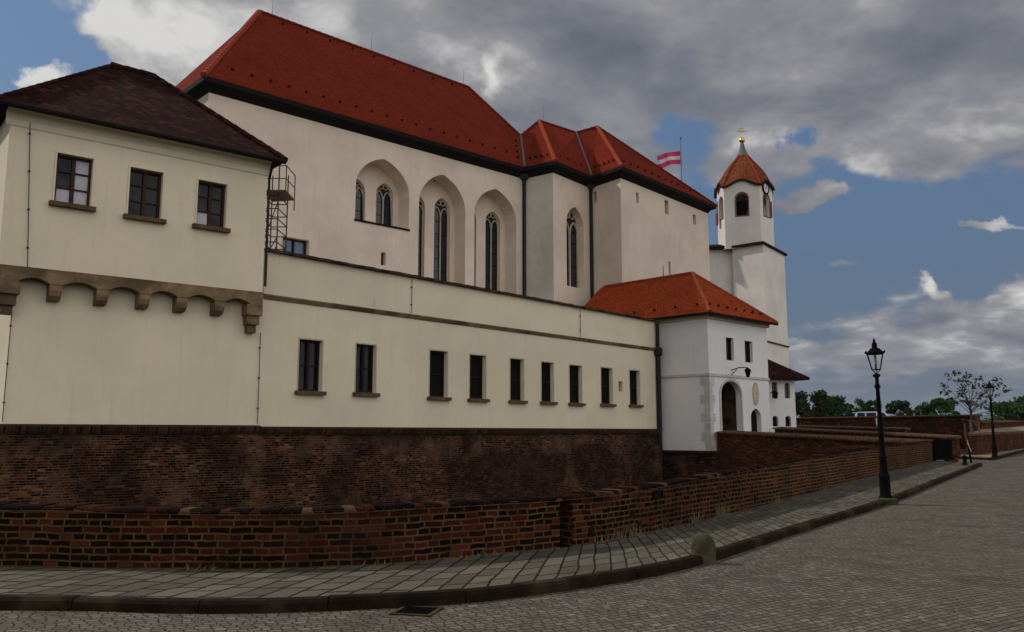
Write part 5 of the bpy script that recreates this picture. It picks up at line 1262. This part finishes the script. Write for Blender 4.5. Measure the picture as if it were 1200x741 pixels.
# ================================================================== STREET FURNITURE
def make_lamp(x, y, z, H, label):
    t = thing('street_lamp', (x, y, z), label, 'street lamp', 'old style street lamps by the kerb'); k = H / 3.75; c = Vector((x, y, z))
    def L(prof, n=12, z0=0): return MB().lathe(c + Vector((0, 0, z0)), [(r_ * k, zz * k) for r_, zz in prof], n)
    L([(.15, 0), (.15, .06), (.125, .09), (.12, .5), (.135, .53), (.11, .58), (.085, .66), (.085, .95), (.10, .98), (.07, 1.03), (.06, 1.5), (.075, 1.53), (.055, 1.58), (.045, 2.6), (.07, 2.63), (.07, 2.67), (.045, 2.72), (.04, 2.86), (.085, 2.9), (.085, 2.94), (.03, 2.97)], 12).build('pole', 'iron', t, smooth=True)
    z0, z1 = 3.06 * k, 3.44 * k; r0, r1 = .105 * k, .20 * k; n = 6
    hexp = lambda r_, z_, s=0: [c + Vector((r_ * math.cos(math.pi / 3 * i + s), r_ * math.sin(math.pi / 3 * i + s), z_)) for i in range(n)]
    A, B = hexp(r0, z0, .2), hexp(r1, z1, .2); f = MB()
    for i in range(n): f.tube([A[i], B[i]], .011 * k, 5); f.tube([A[i], A[(i + 1) % n]], .012 * k, 5); f.tube([B[i], B[(i + 1) % n]], .014 * k, 5)
    for i in range(0, n, 2): f.tube([c + Vector((0, 0, 2.95 * k)), (A[i] + c) / 2 + Vector((0, 0, (z0 + 2.9 * k - 0) / 2 - (z0 + 0) / 2 + 0)) * 0 + Vector(((A[i].x - c.x) * .5 * 0, 0, 0)) if False else A[i]], .010 * k, 5)
    la = f.build('lantern', 'iron', t)
    gl = MB()
    for i in range(n): gl.poly([A[i], A[(i + 1) % n], B[(i + 1) % n], B[i]])
    gl.build('glass', 'lantern_glass', la)
    h = MB(); ro = hexp(.235 * k, z1 + .01 * k, .2); r2 = hexp(.13 * k, z1 + .12 * k, .2); r3 = hexp(.07 * k, z1 + .15 * k, .2); r4 = hexp(.065 * k, z1 + .25 * k, .2); r5 = hexp(.03 * k, z1 + .3 * k, .2)
    for P_, Q_ in ((ro, r2), (r2, r3), (r3, r4), (r4, r5)):
        for i in range(n): h.poly([P_[i], P_[(i + 1) % n], Q_[(i + 1) % n], Q_[i]])
    h.poly(ro[::-1]); h.poly(r5)
    for p in ro: h.lathe(p, [(.012 * k, 0), (.024 * k, .02 * k), (.02 * k, .045 * k), (.004 * k, .07 * k)], 6)
    h.lathe(c + Vector((0, 0, z1 + .29 * k)), [(.02 * k, 0), (.035 * k, .03 * k), (.02 * k, .06 * k), (.004 * k, .10 * k)], 8)
    h.build('hood', 'iron', la)
    L([(.02, 0), (.035, .05), (.03, .14), (.012, .2)], 8, 3.2 * k).build('bulb', 'blind', la, smooth=True)
    return t
lp = gpt(1038.5, 591, 0); lp.z = g(lp.y) + .11
Hl = atY(1029.5, 400, lp.y).z - lp.z; print('lamp1', lp, Hl)
lpp = kat(0); 
la1 = make_lamp(lp.x, lp.y, lp.z, Hl, 'tall black old style lamp standing on the kerb in front of the low brick wall')
la1.rotation_euler = (0, R(-1.0), 0)
lp2 = gpt(1166, 536, PH); H2 = atY(1163, 447.5, lp2.y).z - lp2.z; print('lamp2', lp2, H2)
l2 = copy_tree(la1); l2.location = lp2; l2.scale = (H2 / Hl,) * 3; l2['label'] = 'smaller looking far lamp beside the slim sapling at the right edge'; l2.rotation_euler = (0, 0, 0)
# small plinth stone at the foot of the near lamp
m_ = MB(); m_.lathe(Vector((lp.x + .03, lp.y - .03, g(lp.y) - .05)), [(.2, 0), (.21, .16), (.17, .19)], 8); o = m_.build('lamp_footing', 'granite'); tag(o, 'rounded footing stone under the near street lamp', 'stone')
# guard stone
gs = gpt(826, 661, 0); gs = Vector((gs.x, gs.y, g(gs.y)))
def guard_stone(c, h, w):
    m_ = MB(); n = 20; rings = []; rg_ = random.Random(2)
    for z, f in ((-.05, 1.05), (.1, 1.03), (.3, 1.0), (.5, .98), (.65, .93), (.78, .84), (.88, .68), (.95, .47), (.99, .2)):
        rings.append([c + Vector((w * f * (abs(math.cos(a)) ** .75) * (1 if math.cos(a) > 0 else -1) * (1 + .03 * math.sin(3 * a + z * 4)), w * .85 * f * (abs(math.sin(a)) ** .75) * (1 if math.sin(a) > 0 else -1), z * h + .006 * math.sin(5 * a))) for a in [2 * math.pi * k / n for k in range(n)]])
    for A, B in zip(rings, rings[1:]):
        for k in range(n): m_.poly([A[k], A[(k + 1) % n], B[(k + 1) % n], B[k]])
    m_.poly(rings[-1]); return m_.build('guard_stone', 'granite', smooth=True)
tag(guard_stone(gs + Vector((0, .07, 0)), atY(826, 625, gs.y).z - gs.z, .15), 'rounded grey granite guard stone set into the kerb', 'guard stone')
# drain grate
a, b_, c_, d_ = gpt(461, 722), gpt(497, 724), gpt(515, 711.5), gpt(481, 711)
dg = thing('drain_grate', (a + c_) / 2, 'rusty iron drain grate in the cobbles below the kerb', 'drain')
cen_ = (a + b_ + c_ + d_) / 4; U_ = (b_ - a).normalized(); FD = Frame((cen_.x, cen_.y), q=(cen_.x + U_.x, cen_.y + U_.y)); hw = .19
m_ = MB(); z_ = .004
for (ua, ub, va_, vb_) in ((-hw, hw, -hw, -hw + .035), (-hw, hw, hw - .035, hw), (-hw, -hw + .035, -hw + .035, hw - .035), (hw - .035, hw, -hw + .035, hw - .035)): m_.box(FD, ua, ub, va_, vb_, z_, .014)
m_.build('frame', 'coping_dark', dg); m_ = MB(); m_.box(FD, -hw + .036, hw - .036, -hw + .036, hw - .036, .003, .007); m_.build('pit', 'void', dg); m_ = MB()
for k in range(6): v_ = -hw + .06 + k * (2 * hw - .12) / 5; m_.box(FD, -hw + .037, hw - .037, v_ - .008, v_ + .008, .009, .016)
m_.build('bars', 'iron', dg)
# sign post with a pale pipe, small black bollard
sp = gpt(1139, 546, 0); zt_p = atY(1133.5, 496, sp.y).z
po = thing('post', (sp.x, sp.y, g(sp.y)), 'slender dark post with a pale strip at the pavement end', 'post')
MB().tube([(sp.x, sp.y, g(sp.y)), (sp.x - .08, sp.y, g(sp.y) + .7), (sp.x - .16, sp.y, zt_p)], .04, 8).build('pole', 'iron', po, smooth=True)
m_ = MB(); m_.beam((sp.x - .16, sp.y - .05, g(sp.y) + 1.0), (sp.x - .2, sp.y - .05, zt_p), .07, .03); m_.build('pale_board', 'granite', po)
m_ = MB(); m_.tube([(sp.x - .02, sp.y - .06, g(sp.y) + .55), (sp.x - .12, sp.y - .06, g(sp.y) + .85), (sp.x - .16, sp.y - .06, g(sp.y) + 1.15)], .014, 6); m_.build('bent_pipe', 'quoin', po)
bo_ = gpt(1131, 545, PH); o = MB().lathe(bo_, [(.10, 0), (.11, .04), (.07, .08), (.065, .2), (.1, .24), (.1, .3), (.04, .36), (.01, .38)], 10).build('bollard', 'iron', smooth=True); tag(o, 'short black bollard at the tip of the pavement beside the slender post', 'bollard')

# scaffold between the wing and the church
sc = thing('scaffold', FW.P(1.2, 2.2, zPt - .9), 'grey metal scaffold tower squeezed between the wing and the church', 'scaffold')
sy = 31.5; pL, pR = atY(310, 240, sy), atY(341, 240, sy - .4); pM = atY(332, 240, sy + .6)
zs0 = zPt - .9; zs1 = atY(330, 194, sy).z
posts = [Vector((pL.x, sy, 0)), Vector((atY(326, 240, sy).x, sy, 0)), Vector((pL.x - .1, sy + 1.3, 0)), Vector((atY(326, 240, sy).x + .0, sy + 1.3, 0))]
m_ = MB()
for p in posts: m_.tube([up(p, zs0), up(p, zs1)], .027, 6)
m_.build('standards', 'scaffold_steel', sc); lv = [zs0 + .25, zs0 + .6, zs0 + 1.0, zs0 + 1.5, zs0 + 2.0, zs0 + 2.5, zs0 + 2.9, zs0 + 3.3, zs0 + 3.8]
for z in lv:
    m_ = MB()
    for i, j in ((0, 1), (2, 3), (0, 2), (1, 3)):
        if z < zs1: m_.tube([up(posts[i], z), up(posts[j], z)], .022, 6)
    if z < zs1: m_.build('ledger_frame', 'scaffold_steel', sc)
m_ = MB()
m_.tube([up(posts[0], zs0 + .1), up(posts[1], zs0 + 1.9)], .02, 6); m_.tube([up(posts[0], zs0 + 1.2), up(posts[1], zs0 + 2.2)], .02, 6); m_.tube([up(posts[1], zs0 + .1), up(posts[3], zs0 + 1.9)], .02, 6); m_.tube([up(posts[0], zs0 + 2.0), up(posts[1], zs0 + 3.6)], .02, 6); m_.tube([up(posts[2], zs0 + .3), up(posts[3], zs0 + 2.2)], .02, 6); m_.build('braces', 'scaffold_steel', sc)
zp_ = atY(330, 226, sy).z; m_ = MB(); out_ = Vector((.32, -.2, 0)); pr = posts[1] + out_
m_.hexa([up(posts[0] + Vector((0, -.2, 0)), zp_), up(pr, zp_), up(posts[3] + out_, zp_), up(posts[2], zp_)] + [up(posts[0] + Vector((0, -.2, 0)), zp_ + .06), up(pr, zp_ + .06), up(posts[3] + out_, zp_ + .06), up(posts[2], zp_ + .06)]); m_.build('platform', 'plank', sc)
m_ = MB()
for p in (pr, posts[3] + out_): m_.tube([up(p, zp_ - .4), up(p, zs1 - .05)], .022, 6)
for z in (zp_ + .5, zp_ + 1.0): m_.tube([up(pr, z), up(posts[3] + out_, z)], .02, 6); m_.tube([up(pr, z), up(posts[0] + Vector((0, -.2, 0)), z)], .02, 6)
m_.build('guard_rails', 'scaffold_steel', sc)

# ================================================================== CAR
def make_car(c, ang):
    t = thing('parked_car', c, 'silver blue estate car parked on the terrace behind the brick bastion wall', 'car')
    ca, sa = math.cos(ang), math.sin(ang)
    def X(x, y, z): return Vector((c.x + x * ca - y * sa, c.y + x * sa + y * ca, c.z + z))
    prof = [(-2.2, .35), (-2.22, .75), (-2.1, .95), (-1.95, 1.38), (-1.7, 1.45), (0.1, 1.47), (.35, 1.42), (1.1, 1.0), (1.95, .88), (2.2, .7), (2.22, .35)]
    wid = [.82, .84, .84, .66, .62, .62, .64, .78, .80, .80, .8]
    b = MB(); n = len(prof)
    for i in range(n - 1):
        (x0, z0), (x1, z1) = prof[i], prof[i + 1]; b.poly([X(x0, -wid[i], z0), X(x0, wid[i], z0), X(x1, wid[i + 1], z1), X(x1, -wid[i + 1], z1)])
    for s in (-1, 1):
        pts = [(X(x, s * w, z)) for (x, z), w in zip(prof, wid)]
        lower = [X(-2.22, s * .84, .35), X(-2.22, s * .84, .75), X(-2.1, s * .84, .93), X(1.1, s * .82, .93), X(1.95, s * .82, .85), X(2.22, s * .8, .35)]
        b.poly(lower if s < 0 else lower[::-1]); cab = [X(-2.1, s * .84, .93), X(-1.95, s * .66, 1.38), X(-1.7, s * .62, 1.45), X(.1, s * .62, 1.47), X(.35, s * .64, 1.42), X(1.1, s * .82, .93)]; b.poly(cab if s > 0 else cab[::-1])
    b.poly([X(-2.2, -.82, .35), X(2.2, -.8, .35), X(2.2, .8, .35), X(-2.2, .82, .35)])
    bo = b.build('body', 'car_paint', t)
    for s in (-1, 1):
        for xa, xb in ((-1.85, -1.2), (-1.12, -.3), (-.22, .62)):
            k = lambda x, z: X(x, s * (.84 - (z - .93) / .5 * .2 + .012), z)
            p = [k(xa, .98), k(xb, .98), k(min(xb, .3) if xb > .5 else xb, 1.36), k(xa + .05, 1.36)]
            w_ = MB(); w_.poly(p); w_.build('window', 'glass', bo)
    for s in (-1, 1):
        for x in (-1.35, 1.4):
            w_ = MB(); w_.tube([X(x, s * .62, .32), X(x, s * .85, .32)], .32, 16); wo = w_.build('wheel', 'rubber', t); r_ = MB(); r_.tube([X(x, s * .84, .32), X(x, s * .865, .32)], .19, 12); r_.build('rim', 'chrome', wo)
        h = MB(); h.hexa([X(2.12, s * .5 - .15, .62), X(2.24, s * .5 - .15, .62), X(2.24, s * .5 + .15, .62), X(2.12, s * .5 + .15, .62), X(2.1, s * .5 - .15, .76), X(2.2, s * .5 - .15, .76), X(2.2, s * .5 + .15, .76), X(2.1, s * .5 + .15, .76)]); h.build('headlight', 'chrome', t)
        h = MB(); h.hexa([X(-2.25, s * .7 - .08, .7), X(-2.1, s * .7 - .08, .7), X(-2.1, s * .7 + .08, .7), X(-2.25, s * .7 + .08, .7), X(-2.2, s * .7 - .08, .98), X(-2.05, s * .7 - .08, .98), X(-2.05, s * .7 + .08, .98), X(-2.2, s * .7 + .08, .98)]); h.build('tail_light', 'lamp_red', t)
    return t
cc = atY(1031, 484, 76); make_car(Vector((cc.x, cc.y, zq - .08)), R(-24))

# ================================================================== TREES
def leafy(mb, centre, rad, n, size, rng, flat=1.0):
    for _ in range(n):
        d = Vector((rng.gauss(0, 1), rng.gauss(0, 1), rng.gauss(0, 1))).normalized() * (rng.random() ** .45)
        p = centre + Vector((d.x * rad, d.y * rad, d.z * rad * flat)); a = Vector((rng.gauss(0, 1), rng.gauss(0, 1), rng.gauss(0, .7))).normalized(); b_ = a.cross(Vector((rng.gauss(0, 1), rng.gauss(0, 1), rng.gauss(0, 1)))).normalized(); s_ = size * rng.uniform(.6, 1.3)
        mb.poly([p - a * s_, p - b_ * s_ * .45, p + a * s_, p + b_ * s_ * .45])
def tree(x, y, z, h, r, mat, seed, label, name='broadleaf_tree', cat='tree', nc=26, group='trees behind the bastion walls', leaf=.2, per=90):
    rng = random.Random(seed); t = thing(name, (x, y, z), label, cat, group); tk = MB(); top = Vector((x + rng.uniform(-.2, .2), y, z + h * .62))
    tk.tube([(x, y, z - .3), (x + .05, y, z + h * .3), top], [.03 * h + .03, .022 * h + .02, .012 * h], 8); cr_ = MB(); cen_ = Vector((x, y, z + h * .62))
    for k in range(nc):
        an = rng.uniform(0, 2 * math.pi); el = rng.uniform(-.5, 1); rr_ = r * rng.uniform(.45, .88) * math.cos(el * .9)
        p = cen_ + Vector((rr_ * math.cos(an), rr_ * math.sin(an), h * .34 * math.sin(el * 1.35))); st_ = Vector((x, y, z + h * rng.uniform(.2, .5)))
        tk.tube([st_, st_.lerp(p, .5) + Vector((0, 0, .1 * h * rng.random())), p], [.012 * h, .008 * h, .004 * h], 5); leafy(cr_, p, r * rng.uniform(.2, .36), per, leaf, rng, .75)
    tk.build('trunk', 'bark', t); cr_.build('crown', mat, t); return t
TR = [(948, 78, 462, 2.2, 'leaf_dark', 'round dark tree touching the annex wall'), (972, 80, 466, 1.9, 'leaf', 'bushy tree second to the right of the annex'), (989, 84, 473, 1.1, 'leaf_dark', 'low tree just left of the parked car'),
      (1018, 88, 470, 1.6, 'leaf', 'leafy tree rising behind the parked car'), (1053, 86, 471, 1.3, 'leaf_dark', 'loose tree just right of the near lamp'), (1082, 90, 478, 1.4, 'leaf_dark', 'low bush half way between the near lamp and the sapling'), (1102, 86, 470, 1.9, 'leaf', 'bushy tree left of the slim sapling')]
for i, (px, Y_, py, r, mt, lb_) in enumerate(TR):
    p = atY(px, py, Y_); zb_ = zq - .6; tree(p.x, Y_, zb_, (p.z - zb_) * 1.04, r, mt, 40 + i, lb_, leaf=.19)
for i, (px, Y_, py, r, lb_) in enumerate(((1186, 66, 474, 2.2, 'dense green tree at the right edge behind the far lamp'), (1215, 70, 468, 3.2, 'tree cut by the right edge of the view'))):
    p = atY(px, py, Y_); tree(p.x, Y_, .5, p.z - .5, r, 'leaf', 60 + i, lb_, leaf=.19)
# slim sapling with stakes
sY = 43.5; sb = atY(1142.5, 533, sY); zb_ = g(sY) + .1
sap = thing('sapling', (sb.x, sY, zb_), 'slim young tree with a thin wide crown tied to wooden stakes', 'tree')
rng = random.Random(77); tk = MB(); topz = atY(1142, 470, sY).z; tk.tube([(sb.x, sY, zb_), (sb.x - .05, sY, topz - .4), (sb.x - .12, sY, topz)], [.045, .035, .025], 7); cr_ = MB()
ends = [(1107, 452), (1112, 441), (1120, 437), (1127, 446), (1134, 440), (1140, 452), (1146, 444), (1152, 450), (1150, 462), (1160, 452), (1168, 446), (1160, 466), (1124, 462), (1132, 471), (1116, 470), (1140, 474), (1172, 452), (1180, 458), (1176, 474), (1188, 479), (1166, 478), (1150, 474), (1108, 460), (1128, 454)]
for ex, ey in ends:
    p = atY(ex, ey, sY + rng.uniform(-1.2, 1.2)); s_ = Vector((sb.x - .06, sY, zb_ + (topz - zb_) * rng.uniform(.72, 1.0))); mid = s_.lerp(p, .5) + Vector((0, 0, rng.uniform(-.05, .22)))
    tk.tube([s_, mid, p], [.02, .012, .006], 5); leafy(cr_, p, .26, 24, .095, rng, .7); leafy(cr_, mid.lerp(p, .5), .2, 8, .08, rng, .6)
tk.build('trunk', 'bark', sap); cr_.build('crown', 'leaf_sapling', sap)
for dx, dy in ((-.25, -.2), (.28, -.15), (.05, .3)):
    MB().tube([(sb.x + dx, sY + dy, zb_ - .05), (sb.x + dx * .8, sY + dy * .8, atY(1142, 492, sY).z)], .035, 6).build('stake', 'plank', sap)
MB().beam((sb.x - .22, sY - .17, atY(1142, 494, sY).z), (sb.x + .24, sY - .13, atY(1142, 494, sY).z), .05, .05).build('stake_rail', 'plank', sap)

# ================================================================== WEEDS along the foot of the wall
m_, nt_, b_ = new_mat('dry_grass'); b_.inputs['Base Color'].default_value = (.14, .115, .04, 1); b_.inputs['Roughness'].default_value = .9; MATS['dry_grass'] = m_
wd_ = MB(); rng = random.Random(21)
for px, n, h in ((722, 26, .2), (735, 20, .26), (812, 30, .26), (838, 40, .3), (846, 24, .3), (700, 14, .16), (770, 10, .14), (905, 18, .22), (960, 14, .2), (560, 8, .1), (430, 7, .08), (250, 6, .07)):
    s_ = s_px(px)
    for k in range(n):
        p, nn_ = sat(s_ + rng.gauss(0, .14)); q = Vector((p.x, p.y, g(p.y) + PH)) - nn_ * rng.uniform(.01, .07); d = Vector((nn_.y, -nn_.x, 0)); w_ = rng.uniform(.004, .010); hh = h * rng.uniform(.4, 1); tip = q + Vector((rng.gauss(0, .05), rng.gauss(0, .03), hh))
        wd_.poly([q - d * w_, q + d * w_, tip])
o = wd_.build('weeds', 'dry_grass'); o['kind'] = 'stuff'

# ================================================================== AIR
hz = MB(); hz.hexa([Vector(p) for p in ((-9600, -9600, -64), (9600, -9600, -64), (9600, 9600, -64), (-9600, 9600, -64), (-9600, -9600, 175), (9600, -9600, 175), (9600, 9600, 175), (-9600, 9600, 175))])
mh = bpy.data.materials.new('haze_air'); mh.use_nodes = True; mh.node_tree.nodes.clear()
vo = mh.node_tree.nodes.new('ShaderNodeVolumePrincipled'); vo.inputs['Color'].default_value = (.62, .74, .95, 1); vo.inputs['Density'].default_value = .00008; vo.inputs['Anisotropy'].default_value = .2
ou = mh.node_tree.nodes.new('ShaderNodeOutputMaterial'); mh.node_tree.links.new(vo.outputs[0], ou.inputs['Volume']); MATS['haze_air'] = mh
o = hz.build('haze', 'haze_air'); o['kind'] = 'stuff'
